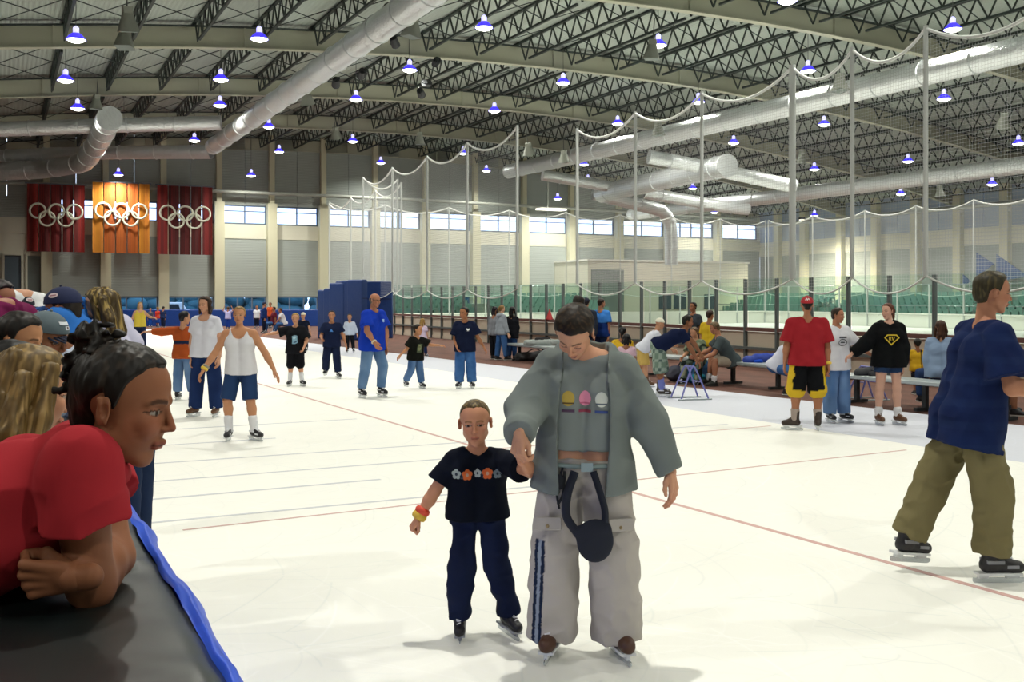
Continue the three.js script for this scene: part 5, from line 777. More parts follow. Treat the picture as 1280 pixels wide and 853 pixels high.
// --- onlookers along the padded ledge at the left
const F1 = person({
  label: "girl in a red polo with tied-up curly hair leaning on the green padded ledge", pelvis: [-190, 800, 2.0], H: 1.5, hr: 0.148, fem: 0.3, face: 88, lean: [0.75, 0.6, 0.02], floor: 0.2, cell: 0.006, g: 1.04,
  J: { N: [120, 556, 1.95], shR: [98, 588, 1.82], shL: [112, 565, 2.1], elR: [114, 733, 1.86], wrR: [126, 694, 2.1], elL: [140, 697, 1.99], wrL: [90, 722, 1.79], hc: [158, 507, 1.93] },
  lR: [-0.1, -1, 0.05, -0.1, -1, 0], lL: [0, -1, -0.05, -0.05, -1, 0], head: [0, 9, 0], handL: 'fist', hL: [-1, -0.02, 0.15], tL: [0.1, 1, 0.3], handR: 'relaxed', hR: [0.05, -0.05, -1], tR: [0, 1, 0],
  skin: '#8a5a40', looks: { brow: '#17110d', lip: '#8a463f', jaw: 0.95 }, hair: { color: '#15110e', streak: '#2a2119', style: 'bun', t: 0.03, front: 0.31, amp: 0.008, freq: 30, low: -0.34, bunAt: [0, 0.42, -0.30], bunR: 0.165, bunAmp: 0.07, bunFreq: 17, bunLocks: [[0.05, 0.16, -0.54], [-0.05, 0.3, -0.54], [0, 0.56, -0.12], [-0.1, 0.05, -0.5], [0.08, 0.56, -0.36]] },
  top: { name: 'polo_shirt', color: '#a62b33', color2: '#962630', t: 0.018, sleeve: 0.42, hem: -0.1, flare: 0.012, loose: 0.01, collar: true, wrinkle: 0.011, freq: 11, neck: 1.2 }, bottom: { color: '#25324a', t: 0.01 }, feet: { type: 'shoe', color: '#3a3a40' },
});
person({ label: 'girl with long straight blonde hair hunched behind the red polo girl', pelvis: [-40, 760, 2.75], H: 1.45, fem: 0.2, face: 128, lean: [0.4, 0.9, 0.1], floor: 0.2, J: { hc: [42, 492, 2.65] }, head: [0, 12, -6], skin: '#c08e70', aR: [0.05, -1, 0.05, 0.1, -1, 0], aL: [0.05, -1, 0, 0.1, -1, 0], cell: 0.01,
  hair: { color: '#66502a', streak: '#94794a', style: 'long', t: 0.05, length: 1.0, extra: [[[-0.3, 0.25, 0.05, 0.12], [-0.42, -0.3, 0.02, 0.13], [-0.5, -1.0, -0.05, 0.1]], [[-0.15, 0.3, -0.3, 0.16], [-0.3, -0.4, -0.42, 0.17], [-0.42, -1.2, -0.5, 0.1]], [[-0.3, 0.1, -0.2, 0.14], [-0.45, -0.5, -0.25, 0.15], [-0.5, -1.2, -0.2, 0.08]]] }, top: { color: '#3c4654', sleeve: 1.9 }, bottom: { color: '#25324a' }, feet: { type: 'shoe' } });
person({ label: "dark-haired child in a pale blue collar, low at the left edge, seen from behind", pelvis: [-30, 690, 3.3], H: 1.38, face: 100, lean: [0.35, 0.9, 0], floor: 0.2, J: { hc: [18, 474, 3.2] }, head: [0, 14, 0], skin: '#a5704f', aR: [0.05, -1, 0.05, 0.1, -1, 0], aL: [0.05, -1, 0, 0.1, -1, 0], cell: 0.012, hair: { color: '#0f0e10', streak: '#1d1b1d', t: 0.055, front: 0.3 }, top: { color: '#8fb0d6', collar: true }, bottom: { color: '#25324a' }, feet: { type: 'shoe' } });
person({ label: "boy with dark hair and pale collar watching in profile at the left edge", pelvis: [-20, 600, 4.0], H: 1.5, face: 82, lean: [0.3, 0.95, 0], floor: 0.2, J: { hc: [27, 427, 3.9] }, head: [0, 10, 0], skin: '#b98460', aR: [0.05, -1, 0.05, 0.1, -1, 0], aL: [0.05, -1, 0, 0.1, -1, 0], cell: 0.012, looks: { brow: '#18120e' }, hair: { color: '#14110f', streak: '#241d18', t: 0.05, front: 0.3 }, top: { color: '#9db3a6', collar: true }, bottom: { color: '#25324a' }, feet: { type: 'shoe' } });
person({ label: 'man with a moustache in a grey baseball cap leaning on the boards behind the boys', pelvis: [10, 560, 4.7], H: 1.66, face: 72, lean: [0.4, 0.9, 0], floor: 0.2, J: { hc: [60, 424, 4.6] }, head: [0, 14, 0], skin: '#8a5c42', aR: [0.05, -1, 0.05, 0.1, -1, 0], aL: [0.05, -1, 0, 0.1, -1, 0], cell: 0.013, looks: { mustache: '#1a1512', brow: '#1a1512' }, hair: { color: '#1a1613', t: 0.03 }, hat: { color: '#56646c', brimColor: '#1a2038', logo: PR.capWhite }, top: { color: '#b9c2d6', sleeve: 0.7 }, bottom: { color: '#25324a' }, feet: { type: 'shoe' } });
person({ label: 'man in a bright blue polo and navy cap bending over the boards, facing left', pelvis: [122, 506, 5.8], H: 1.72, face: -92, lean: [-0.26, 1, 0.05], J: { hc: [77, 388, 5.65] }, head: [0, 8, 0], skin: '#9a674d', aL: [-0.12, -1, 0.2, -0.8, -0.35, 0.1], aR: [-0.5, -0.9, -0.2, -0.7, -0.3, 0], lL: [0.05, -1, 0.05, 0.1, -1, 0], lR: [0.1, -1, -0.05, 0.1, -1, 0], cell: 0.012, hair: { color: '#2c231c', t: 0.03 }, hat: { color: '#101c44', brimColor: '#2d5aa0', logo: PR.capOval, logoSide: 1 }, top: { name: 'polo_shirt', color: '#2f6cbd', color2: '#3a7acb', t: 0.022, sleeve: 0.75, loose: 0.014, collar: true, hem: -0.2 }, bottom: { color: '#1d2a46', color2: '#6a7a96' }, feet: BLK });
person({ label: 'woman with long wavy blonde hair in a pale lilac top leaning on the boards', pelvis: [166, 512, 5.95], H: 1.66, fem: 0.8, face: -95, lean: [-0.28, 1, 0.05], J: { hc: [125, 387, 5.85] }, head: [6, 8, 0], skin: '#c59a80', aL: [-0.1, -1, 0.2, -0.75, -0.4, 0], aR: [-0.5, -0.9, -0.2, -0.7, -0.3, 0], cell: 0.012, hair: { color: '#4a3a1e', streak: '#9c8448', style: 'long', t: 0.06, length: 1.0, amp: 0.03, extra: [[[0.3, 0.2, -0.2, 0.14], [0.38, -0.3, -0.32, 0.17], [0.34, -0.9, -0.4, 0.13]]] }, top: { color: '#b4b3cc', color2: '#c6c5da', sleeve: 1.3, t: 0.016, hem: -0.1 }, bottom: { color: '#23304c' }, feet: BLK });
person({ label: "dark-haired person with a maroon collar at the far left below the grey door", pelvis: [-6, 520, 5.2], H: 1.72, face: 80, lean: [0.05, 1, 0], floor: 0.2, J: { hc: [-1, 379, 5.6] }, head: [0, 6, 0], skin: '#9c6a55', cell: 0.013, glasses: true, hair: { color: '#1d1517', streak: '#33222a', t: 0.05 }, top: { color: '#6a1d48', collar: true, sleeve: 1.9 }, bottom: { color: '#25324a' }, feet: { type: 'shoe' } });
person({ label: 'small child in a dark cap and white shirt between the onlookers at the left', pelvis: [20, 450, 7.0], H: 1.4, face: 60, lean: [0.1, 1, 0], floor: 0.2, J: { hc: [29, 389, 7.0] }, skin: '#b98a70', hair: { color: '#1a1613' }, hat: { color: '#0f1424', logo: PR.capOval, logoSide: -1 }, top: { color: '#d9dade', sleeve: 0.8 }, bottom: { color: '#25324a' }, feet: { type: 'shoe' } });
// --- skaters on the ice, left to right
person({ label: "blonde girl in a yellow top and dark jeans far out on the ice", at: [175, 441], H: 1.52, fem: 0.6, face: 25, head: [20, 0, 0], aR: [-0.4, -1, 0.1, -0.25, -1, 0.2], aL: [0.7, -0.5, 0.4, 0.75, -0.1, 0.5], lR: [-0.05, -1, 0, -0.02, -1, 0], lL: [0.08, -1, 0, 0.02, -1, 0], skin: '#c79a7c', hair: { color: '#8a6c34', streak: '#b0904c', style: 'long', length: 0.7 }, top: { color: '#cdb648', sleeve: 0, scoop: 0.03, hem: -0.02, t: 0.008 }, bottom: { color: '#1a2544', flare: 0.006 }, feet: BLK });
person({ label: "boy in an orange jersey with a navy stripe, one arm stretched out to the left", at: [231, 500], H: 1.42, face: 165, head: [-30, 0, 0], aL: [-1, -0.08, 0.05, -1, 0.02, 0.05], aR: [0.4, -1, 0, 0.2, -1, 0], lL: [-0.08, -1, 0, -0.02, -1, 0.05], lR: [0.1, -1, 0, 0.1, -1, -0.1], skin: '#b98a6c', hair: { color: '#14121a' }, top: { color: '#a04a22', t: 0.022, sleeve: 1.8, paint: (q, p, n, J, H) => (Math.abs(p.y - J.P.y - 0.155 * H) < 0.02 * H ? lin('#1b2440') : q) }, bottom: { color: '#47668f', color2: '#7d97ba', t: 0.014, flare: 0.008 }, feet: BLK });
person({ label: 'woman with brown shoulder-length hair in a white polo shirt and flared jeans', at: [257, 521], H: 1.66, fem: 0.9, face: -12, head: [-8, 2, 0], aR: [-0.18, -1, 0, -0.02, -1, 0.15], aL: [0.22, -1, 0, 0.0, -1, 0.2], lR: [-0.1, -1, 0.03, -0.08, -1, 0], lL: [0.12, -1, 0, 0.05, -1, 0], g: 1.1, skin: '#c09076', hair: { color: '#2e1f16', streak: '#4b3322', style: 'long', length: 0.55, t: 0.07 }, top: { name: 'polo_shirt', color: '#cfd0dc', t: 0.012, sleeve: 0.6, collar: true, hem: -0.06, scoop: 0.03 }, bottom: { color: '#16254c', color2: '#243a6a', t: 0.008, flare: 0.014, cuff: 1.05 }, feet: TAN, bands: [['R', '#d3b45a', 0.02, 1]] });
person({ label: "boy with cropped blond hair in a white tank top and navy shorts, arms out", at: [302, 551], H: 1.56, face: 2, lean: [0, 1, 0.12], head: [2, -2, 0], aR: [-0.55, -1, 0.15, -0.5, -0.85, 0.35], aL: [0.62, -1, 0.0, 0.55, -1, 0.1], lR: [-0.16, -1, 0.2, 0.02, -1, -0.1], lL: [0.12, -1, 0.18, 0.1, -1, -0.12], fR: [0, 0], fL: [48, 2], handL: 'open', skin: '#b88463', looks: { brow: '#6a4f30' }, hair: { color: '#7a5f34', streak: '#a98c50', style: 'buzz', t: 0.02, front: 0.3 }, top: { name: 'tank_top', color: '#cfcfd6', t: 0.006, sleeve: 0, scoop: 0.062, hem: -0.06, neck: 1.25, wrinkle: 0.003 }, bottom: { color: '#22375c', color2: '#2d4670', t: 0.011, cuff: -0.02, flare: 0.004 }, feet: { type: 'skate', color: '#17171d', tongue: '#d6d8de', stripe: '#d6d8de' }, socks: { color: '#d9d9de', h: 0.4 }, bands: [['R', '#d9b83a', 0.02, 1.4], ['R', '#8a8478', 0.05, 1]] });
person({ label: 'blond boy in a black tee with a blue patch and long black shorts', at: [370, 483], H: 1.35, face: 4, aR: [-1, -0.32, 0.25, -0.8, -0.1, 0.6], aL: [0.45, -1, 0.3, -0.15, -0.75, 0.7], lR: [-0.06, -1, 0, -0.05, -1, 0], lL: [0.05, -1, 0, 0.12, -1, 0], fL: [35, 0], skin: '#c08d6f', hair: { color: '#8d7038', streak: '#b79a56', t: 0.045 }, top: { name: 'tee', color: '#121318', t: 0.026, sleeve: 0.85, loose: 0.016, hem: -0.2, print: { mat: PR.bluePatch, w: 0.13, h: 0.15, y: 0.45, label: 'pale blue patch' } }, bottom: { color: '#121318', t: 0.02, cuff: 0.1, flare: 0.006, name: 'shorts' }, feet: { type: 'skate', color: '#17171d', tongue: '#d6d8de', stripe: '#d6d8de' }, socks: { color: '#d9d9de', h: 0.42 } });
person({ label: 'child in a white helmet and dark shirt half hidden behind the blond boy in black', at: [380, 440], H: 1.2, face: -10, aL: [0.4, -1, 0.1, 0.3, -1, 0.2], lL: [0.05, -1, 0, 0.12, -1, 0], skin: '#b98a6c', hat: { type: 'helmet', color: '#d8d4bc' }, top: { color: '#141a2c', t: 0.02 }, bottom: { color: '#1a2236' }, feet: BLK });
person({ label: 'boy in a navy tee with a small blue triangle and navy trousers, one foot lifted', at: [415, 473], H: 1.38, face: 6, aR: [-0.35, -1, 0.2, 0.25, -0.3, 0.9], aL: [0.45, -1, 0.05, 0.35, -1, 0.15], lR: [-0.12, -1, 0.12, -0.12, -0.8, -0.55], lL: [0.1, -1, 0.05, 0.1, -1, 0], fL: [25, 0], skin: '#a8765a', hair: { color: '#161114', t: 0.03, style: 'buzz' }, top: { name: 'tee', color: '#131c38', t: 0.022, sleeve: 0.7, loose: 0.014, hem: -0.14, print: { mat: PR.triangle, w: 0.08, h: 0.065, y: 0.68, label: 'small blue triangle' } }, bottom: { color: '#131b34', color2: '#1e2a4c', t: 0.016, flare: 0.008 }, feet: BLK });
person({ label: 'child in a white long-sleeved shirt and black trousers by the blue mats', at: [438, 441], H: 1.16, face: 8, aR: [-0.2, -1, 0.1, 0.1, -1, 0.3], aL: [0.35, -1, 0, 0.3, -1, 0], lL: [0.12, -1, 0, 0.1, -1, 0], skin: '#b98a6c', hair: { color: '#2a1f18' }, top: { color: '#b9c4d8', sleeve: 1.85, t: 0.018 }, bottom: { color: '#15161c' }, feet: BLK });
person({ label: 'balding man with sunglasses and a moustache in a bright blue tee and faded jeans', at: [464, 497], H: 1.74, face: 52, lean: [0.05, 1, 0.05], head: [8, 4, 0], aR: [0.12, -0.9, 0.4, 0.55, -0.75, 0.4], aL: [0.3, -1, 0, 0.02, -1, 0.05], lR: [-0.08, -1, 0.25, -0.2, -1, -0.12], lL: [0.32, -1, 0.12, -0.1, -1, -0.1], fR: [-20, 0], fL: [-10, 0], g: 1.08, skin: '#a8745a', glasses: true, looks: { mustache: '#6d655c' }, hair: { style: 'bald', color: '#57524a', streak: '#7b766e', t: 0.03 }, top: { name: 'tee', color: '#1233a0', color2: '#173dba', t: 0.022, sleeve: 0.72, loose: 0.014, hem: -0.2, print: { mat: PR.mark, w: 0.05, h: 0.05, x: 0.045, y: 0.75, label: 'small pale chest mark' } }, bottom: { color: '#4a6a92', color2: '#86a2c4', t: 0.008 }, feet: { type: 'skate', color: '#1a1a20', tongue: '#cfd0d6', stripe: '#cfd0d6' }, bands: [['R', '#c9bfa0', 0.02, 1]] });
person({ label: "small boy in a black tee with a green patch, reaching to the right", at: [517, 486], H: 1.17, face: 40, lean: [0.08, 1, 0.05], head: [30, 0, 0], aR: [-0.5, -1, 0.15, -0.75, -0.7, 0], aL: [0.85, -0.5, 0.1, 1, -0.02, 0.1], lR: [-0.12, -1, 0.15, -0.42, -0.8, -0.3], lL: [0.12, -1, 0.06, 0.14, -1, 0], fL: [0, 0], skin: '#b5825f', hair: { color: '#1f1712' }, top: { name: 'tee', color: '#11130f', t: 0.024, sleeve: 0.8, loose: 0.014, hem: -0.16, print: { mat: PR.green, w: 0.12, h: 0.16, y: 0.5, label: 'dull green patch' } }, bottom: { color: '#3a5a88', color2: '#7595be', t: 0.014, flare: 0.008 }, feet: { type: 'skate', color: '#17171d', tongue: '#d6d8de', stripe: '#d6d8de' } });
person({ label: "little blonde child in a pale pink top behind the small boy in black", at: [529, 447], H: 1.08, face: 165, aL: [-0.1, -1, 0, 0.1, -1, -0.3], aR: [0.2, -1, 0, 0.2, -1, -0.2], lR: [0.1, -1, 0, 0.14, -1, 0], skin: '#c69a80', hair: { color: '#8d6d38', streak: '#b8965a', style: 'long', length: 0.6 }, top: { color: '#c7b6cc', t: 0.016 }, bottom: { color: '#1a2444' }, feet: BLK });
person({ label: "boy in a navy tee with a white chest mark and loose blue jeans", at: [582, 486], H: 1.47, face: -4, head: [-32, 4, 0], aR: [-0.18, -1, -0.02, 0.22, -0.75, 0.65], aL: [0.4, -1, 0, 0.55, -0.85, 0.15], lR: [-0.05, -1, 0.02, -0.03, -1, 0], lL: [0.1, -1, 0.02, 0.06, -1, 0], fR: [-14, 0], fL: [20, 0], skin: '#9c6a4c', hair: { color: '#100d0d', t: 0.04 }, top: { name: 'tee', color: '#101831', t: 0.024, sleeve: 0.8, loose: 0.016, hem: -0.18, print: { mat: PR.wings, w: 0.055, h: 0.055, x: 0.05, y: 0.72, label: 'white wing mark' } }, bottom: { color: '#2f558c', color2: '#4d76ae', t: 0.02, flare: 0.01, cuff: 1.0, wrinkle: 0.01 }, feet: { type: 'skate', color: '#17171d', tongue: '#d6d8de', stripe: '#d6d8de' } });
// --- walkers and sitters by the benches on the red floor
const SHOE = { type: 'shoe', color: '#24242a' };
person({ label: "young woman in a pale grey hooded top and blue jeans by the left bench", at: [627, 450], H: 1.5, fem: 0.6, face: 120, aR: [0.15, -1, 0.1, 0.35, -0.9, 0.1], aL: [-0.1, -1, 0, 0.2, -0.9, 0], lR: [0.15, -1, 0, 0.12, -1, 0], lL: [-0.12, -1, 0, -0.12, -1, 0], skin: '#c69a80', hair: { color: '#7a5c34', streak: '#a27f4c', style: 'tail' }, top: { color: '#8e959e', sleeve: 1.9, hood: true, t: 0.018 }, bottom: { color: '#2f5284', color2: '#4c72a6', flare: 0.01 }, feet: SHOE });
person({ label: 'dark-haired person in a grey top left of the grey-hooded young woman', at: [618, 449], H: 1.45, face: 140, skin: '#a8765a', hair: { color: '#17121a', style: 'long', length: 0.5 }, top: { color: '#7c7f86', sleeve: 1.9, t: 0.016 }, bottom: { color: '#17181e' }, feet: SHOE });
person({ label: 'woman with long black hair in a black top right of the grey-hooded young woman', at: [640, 449], H: 1.45, fem: 0.5, face: 160, skin: '#a8765a', hair: { color: '#0f0d10', style: 'long', length: 0.9 }, top: { color: '#191a20', sleeve: 1.9, t: 0.016, hem: -0.3 }, bottom: { color: '#2c4c7c' }, feet: SHOE });
person({ label: 'man in a dark cap just behind the head of the grey-hooded woman', at: [733, 464], d: 24.6, H: 1.7, face: 175, skin: '#a8765a', hair: { color: '#17121a' }, hat: { color: '#141d34', back: true }, top: { color: '#2a3140', sleeve: 1.9 }, bottom: { color: '#1c2233' }, feet: SHOE });
person({ label: 'boy in a bright and dark blue tee standing by the boards right of the woman', at: [751, 463], d: 24.9, H: 1.68, face: 150, head: [-30, 0, 0], skin: '#a8765a', hair: { color: '#2a1d17' }, top: { color: '#3f7fd0', t: 0.02, sleeve: 0.75, paint: (q, p, n, J, H) => (p.y < J.P.y + 0.16 * H ? lin('#16306e') : q) }, bottom: { color: '#1c2a4c' }, feet: SHOE });
const sit = (o) => person({ lL: o.sl ?? undefined, ...o });
person({ label: 'person with black hair in a yellow shirt sitting just right of the hooded shoulder', at: [772, 470], d: 21.5, H: 1.55, pelvis: [778, 456, 21.5], face: 165, lL: [-0.4, -0.25, -0.8, 0, -1, 0], lR: [0.2, -0.25, -0.9, 0, -1, 0], skin: '#8d5f47', hair: { color: '#0f0d10', style: 'tail' }, top: { color: '#c9a42c', t: 0.018, sleeve: 0.8 }, bottom: { color: '#1b1f2c' }, feet: SHOE });
person({ label: 'small girl with black hair in a pale pink top sitting by the yellow shirt', pelvis: [783, 459, 20.6], H: 1.25, face: 170, lL: [-0.3, -0.25, -0.8, 0, -1, 0], lR: [0.2, -0.25, -0.9, 0, -1, 0], skin: '#8d5f47', hair: { color: '#0f0d10', style: 'long', length: 0.4 }, top: { color: '#c7a9b8' }, bottom: { color: '#1b1f2c' }, feet: SHOE });
person({ label: 'child in a white helmet, white shirt and yellow shorts bending beside the plaid shorts man', at: [806, 484], H: 1.36, face: 92, lean: [0.62, 0.78, 0], head: [0, 12, 0], aR: [0.5, -0.9, 0.1, 0.8, -0.4, 0.1], aL: [0.6, -0.6, -0.2, 0.8, -0.2, 0], lR: [0.1, -1, 0.05, 0.12, -1, 0], lL: [-0.02, -1, -0.05, 0.06, -1, 0], skin: '#b98a6c', hat: { type: 'helmet', color: '#dcdac8' }, top: { color: '#cdd0dc', t: 0.02, sleeve: 0.8 }, bottom: { color: '#b79a55', cuff: -0.02, t: 0.02 }, feet: TAN });
person({ label: 'man in a navy tee and green plaid shorts stooping over the violet skating frame', at: [826, 496], H: 1.62, face: 86, lean: [0.86, 0.5, 0.06], head: [0, 6, 0], aR: [0.45, -0.85, 0.1, 0.5, -0.85, 0.1], aL: [0.7, -0.5, -0.1, 0.5, -0.8, 0], lR: [0.05, -1, 0.12, 0.1, -1, 0], lL: [0.25, -1, -0.1, -0.1, -1, 0], skin: '#8a5c42', hair: { color: '#14110f', t: 0.05 }, top: { name: 'tee', color: '#101a38', t: 0.018, sleeve: 0.6, hem: -0.1 }, bottom: { color: '#66796d', t: 0.024, cuff: 0.25, flare: 0.012, name: 'shorts', paint: plaid('#66796d', '#8a988e', '#4a5c58') }, feet: { type: 'skate', color: '#2a221c', tongue: '#5d63a0', stripe: '#c7c9d6' }, socks: { color: '#6d76b8', h: 0.4 } });
person({ label: 'man with dark hair in a charcoal shirt standing at the boards, looking left', at: [867, 467], H: 1.6, face: -55, aR: [-0.4, -1, 0.15, -0.55, -0.75, 0.2], aL: [0.15, -1, 0.1, -0.1, -1, 0.3], skin: '#9a6a50', hair: { color: '#15110f', t: 0.03 }, top: { color: '#343a42', color2: '#414850', t: 0.016, sleeve: 0.7 }, bottom: { color: '#18203c' }, feet: SHOE });
person({ label: 'child with brown hair in a yellow tee standing behind the seated man', at: [887, 470], H: 1.42, face: 150, head: [-20, 0, 0], skin: '#a8765a', hair: { color: '#33221a', t: 0.06 }, top: { color: '#cfae2e', t: 0.018, sleeve: 0.8 }, bottom: { color: '#233a66' }, feet: SHOE });
person({ label: 'boy in green camouflage clothes sitting between the standing and the seated man', pelvis: [872, 453, 20.9], H: 1.4, face: -40, lean: [-0.1, 1, 0.1], head: [-10, 16, 0], aR: [-0.3, -0.8, 0.4, -0.5, -0.4, 0.6], aL: [0.1, -0.9, 0.4, -0.5, -0.3, 0.6], lR: [-0.7, -0.12, 0.6, -0.1, -1, 0.1], lL: [-0.3, -0.15, 0.9, -0.1, -1, 0.1], skin: '#b98a6c', hair: { color: '#5b4630', streak: '#7a6142' }, top: { color: '#4c5b46', t: 0.02, sleeve: 0.9, paint: camo('#6d7a64', '#28332c', '#8d9580') }, bottom: { color: '#4c5b46', t: 0.016, paint: camo('#5d6d62', '#222c2a', '#8d9580') }, feet: BLK });
person({ label: "man in a grey tee and khaki shorts sitting bent forward on the middle bench", pelvis: [915, 452, 20.4], H: 1.72, face: -95, lean: [-0.5, 0.86, 0.05], head: [0, 16, 0], aL: [-0.5, -0.85, 0.15, -0.75, -0.3, 0.1], aR: [-0.6, -0.8, -0.1, -0.75, -0.3, 0], lL: [-0.95, 0.02, 0.25, 0.0, -1, 0.0], lR: [-0.95, 0.05, -0.2, -0.15, -1, 0], skin: '#a8745a', hair: { color: '#5d4c36', streak: '#7a6648' }, top: { name: 'tee', color: '#424b4e', color2: '#4f585a', t: 0.018, sleeve: 0.7, hem: -0.14 }, bottom: { color: '#9a8f80', t: 0.016, cuff: -0.12, name: 'shorts' }, feet: { type: 'shoe', color: '#20221e', sole: '#2b2b2b' }, socks: { color: '#d9d9de', h: 0.22 } });
person({ label: "person in a white tee and blue shorts bending low behind the red-shirted man", pelvis: [968, 459, 18.6], H: 1.5, face: 82, lean: [0.55, 0.83, 0.1], head: [0, 30, 0], aR: [0.5, -0.9, 0.2, 0.15, -1, 0.1], aL: [0.6, -0.8, -0.1, 0.2, -1, 0], lR: [0.7, -0.2, 0.6, -0.35, -1, 0], lL: [0.9, -0.15, 0.1, -0.1, -1, 0], skin: '#a8745a', hair: { color: '#17121a' }, top: { name: 'tee', color: '#c6c8d6', t: 0.022, sleeve: 0.75, paint: (q, p, n, J, H) => null }, bottom: { color: '#3c5f92', t: 0.016, cuff: -0.1, name: 'shorts' }, feet: SHOE });
person({ label: "man in a red tee, red cap and black-yellow basketball shorts, seen from behind", at: [1008, 538], H: 1.66, face: 176, head: [-8, 0, 0], aL: [-0.22, -1, 0, -0.05, -1, -0.25], aR: [0.2, -1, 0, 0.02, -1, 0.15], lL: [-0.14, -1, 0, -0.03, -1, 0], lR: [0.1, -1, 0, 0.02, -1, 0], fL: [62, 0], fR: [-6, 0], sw: 0.118, skin: '#9c6a50', hair: { color: '#14100f', t: 0.04 }, hat: { color: '#a3222c', logo: PR.capMark, logoBack: true }, top: { name: 'tee', color: '#8c2028', color2: '#9a262e', t: 0.024, sleeve: 0.85, loose: 0.008, hem: -0.1, flare: 0.014 }, bottom: { color: '#0f1014', t: 0.026, cuff: 0.08, flare: 0.012, name: 'basketball_shorts', paint: stripedShorts('#c7a72c', 1.08) }, feet: { type: 'skate', color: '#2e211a', tongue: false }, socks: { color: '#9c8f88', h: 0.3 }, bands: [['R', '#d9b83a', 0.02, 1]] });
person({ label: "boy in a white tee with a dark ring print, holding the hoodie girl's hand", at: [1046, 528], H: 1.51, face: 22, head: [30, 2, 0], aR: [-0.2, -1, 0.1, 0, -1, 0.2], aL: [0.6, -0.95, 0.15, 0.95, -0.5, 0.1], lR: [-0.05, -1, 0, -0.02, -1, 0], lL: [0.08, -1, 0, 0.02, -1, 0], skin: '#a8745a', hair: { color: '#2f2218', t: 0.04 }, top: { name: 'tee', color: '#cfd0d8', t: 0.02, sleeve: 0.8, loose: 0.014, hem: -0.2, print: { mat: PR.ring, w: 0.12, h: 0.11, y: 0.62, label: 'dark ring print' } }, bottom: { color: '#4a6c9c', color2: '#86a4cc', t: 0.018, flare: 0.01, cuff: 1.02 }, feet: BLK });
person({ label: "red-haired girl in a black hoodie with a yellow diamond emblem and denim shorts", at: [1110, 531], H: 1.57, fem: 0.7, face: -4, head: [-52, 2, 0], aR: [-0.75, -0.95, 0.05, -0.9, -0.62, 0.1], aL: [0.14, -1, 0, 0.0, -1, 0.05], lR: [-0.08, -1, 0, -0.06, -1, 0], lL: [0.06, -1, 0, 0.03, -1, 0], fR: [8, 0], fL: [26, 0], skin: '#c59a86', looks: { brow: '#5a3626' }, hair: { color: '#4a2618', streak: '#6d3a22', style: 'tail', t: 0.04 }, top: { name: 'hoodie', color: '#0c0e10', t: 0.026, sleeve: 1.95, loose: 0.016, hood: true, hem: -0.14, flare: 0.014, print: { mat: PR.shield, w: 0.135, h: 0.105, y: 0.6, label: 'yellow diamond emblem' } }, bottom: { color: '#25395a', color2: '#3c5478', t: 0.01, cuff: -0.6, name: 'shorts' }, feet: TAN, socks: { color: '#d2d2d4', h: 0.2 } });
person({ label: 'small child in a yellow jersey by the right bench with back turned', at: [1147, 493], H: 0.98, face: 170, skin: '#8d5f47', hair: { color: '#14110f', t: 0.06 }, top: { color: '#c9a028', t: 0.02, sleeve: 0.8, hem: -0.2, paint: (q, p, n, J, H, Fw, A1) => (Math.abs(p.clone().sub(J.P).dot(A1) + 0.05) < 0.016 ? lin('#20222c') : q) }, bottom: { color: '#1a1c26', cuff: 0.0 }, feet: SHOE });
person({ label: "brown-haired woman in a pale blue-grey top sitting on the right bench, back turned", pelvis: [1176, 466, 16.1], H: 1.62, fem: 0.8, face: 160, lL: [-0.2, -0.1, -0.9, 0, -1, 0], lR: [0.25, -0.1, -0.9, 0, -1, 0], skin: '#b98a6c', hair: { color: '#3c2418', streak: '#573624', style: 'long', length: 0.75 }, top: { color: '#7f93b0', color2: '#8ea1bc', sleeve: 1.9, t: 0.024, hem: -0.14 }, bottom: { color: '#2c4068' }, feet: SHOE });
person({ label: 'person in dark shorts sitting at the right end of the bench behind the striding man', pelvis: [1232, 478, 15.2], H: 1.6, face: 75, lR: [0.85, -0.05, 0.4, 0, -1, 0], lL: [0.9, 0, -0.1, 0.1, -1, 0], skin: '#8d6048', hair: { color: '#1d1612' }, top: { color: '#23304a', t: 0.018 }, bottom: { color: '#1b1a20', cuff: -0.1, t: 0.018, name: 'shorts' }, feet: SHOE });
// --- small figures at the far end of the ice
const FARG = 'figures at the far end of the ice';
const far = (label, x, y, H, o) => person({ label, at: [x, y], H, cell: 0.03, ...o });
far('tiny far boy in black left of the yellow-topped girl', 148, 410, 1.42, { face: 10, aR: [-0.3, -1, 0, 0.1, -1, 0.2], skin: '#a8745a', hair: { color: '#2a1c16' }, top: { color: '#15171c', t: 0.02 }, bottom: { color: '#16213a' }, feet: BLK });
far('tiny far child in a red shirt and blue bottoms right of the yellow-topped girl', 197, 410, 1.15, { face: 150, skin: '#a8745a', hair: { color: '#8a6a38' }, top: { color: '#c03a2e', t: 0.02 }, bottom: { color: '#1f4aa0', cuff: 0.1, t: 0.03 }, feet: BLK });
far('tiny far child in dark blue beside the red-shirted child', 204, 411, 1.2, { face: 170, skin: '#a8745a', hair: { color: '#1d1612' }, top: { color: '#1b2748', t: 0.02 }, bottom: { color: '#17203a' }, feet: BLK });
far('tiny far child in a grey top left of the red-shirted child', 188, 410, 1.1, { face: 20, skin: '#a8745a', hair: { color: '#1d1612' }, top: { color: '#454c5c', t: 0.02 }, bottom: { color: '#1d49a0' }, feet: BLK });
far("far child in a lilac top with both hands at the head", 285, 412, 1.2, { face: 175, aL: [-0.7, 0.4, 0, 0.5, 0.9, 0], aR: [0.7, 0.4, 0, -0.5, 0.9, 0], skin: '#a8745a', hair: { color: '#4a3320' }, top: { color: '#a9a6cf', t: 0.02 }, bottom: { color: '#1f3f98' }, feet: BLK });
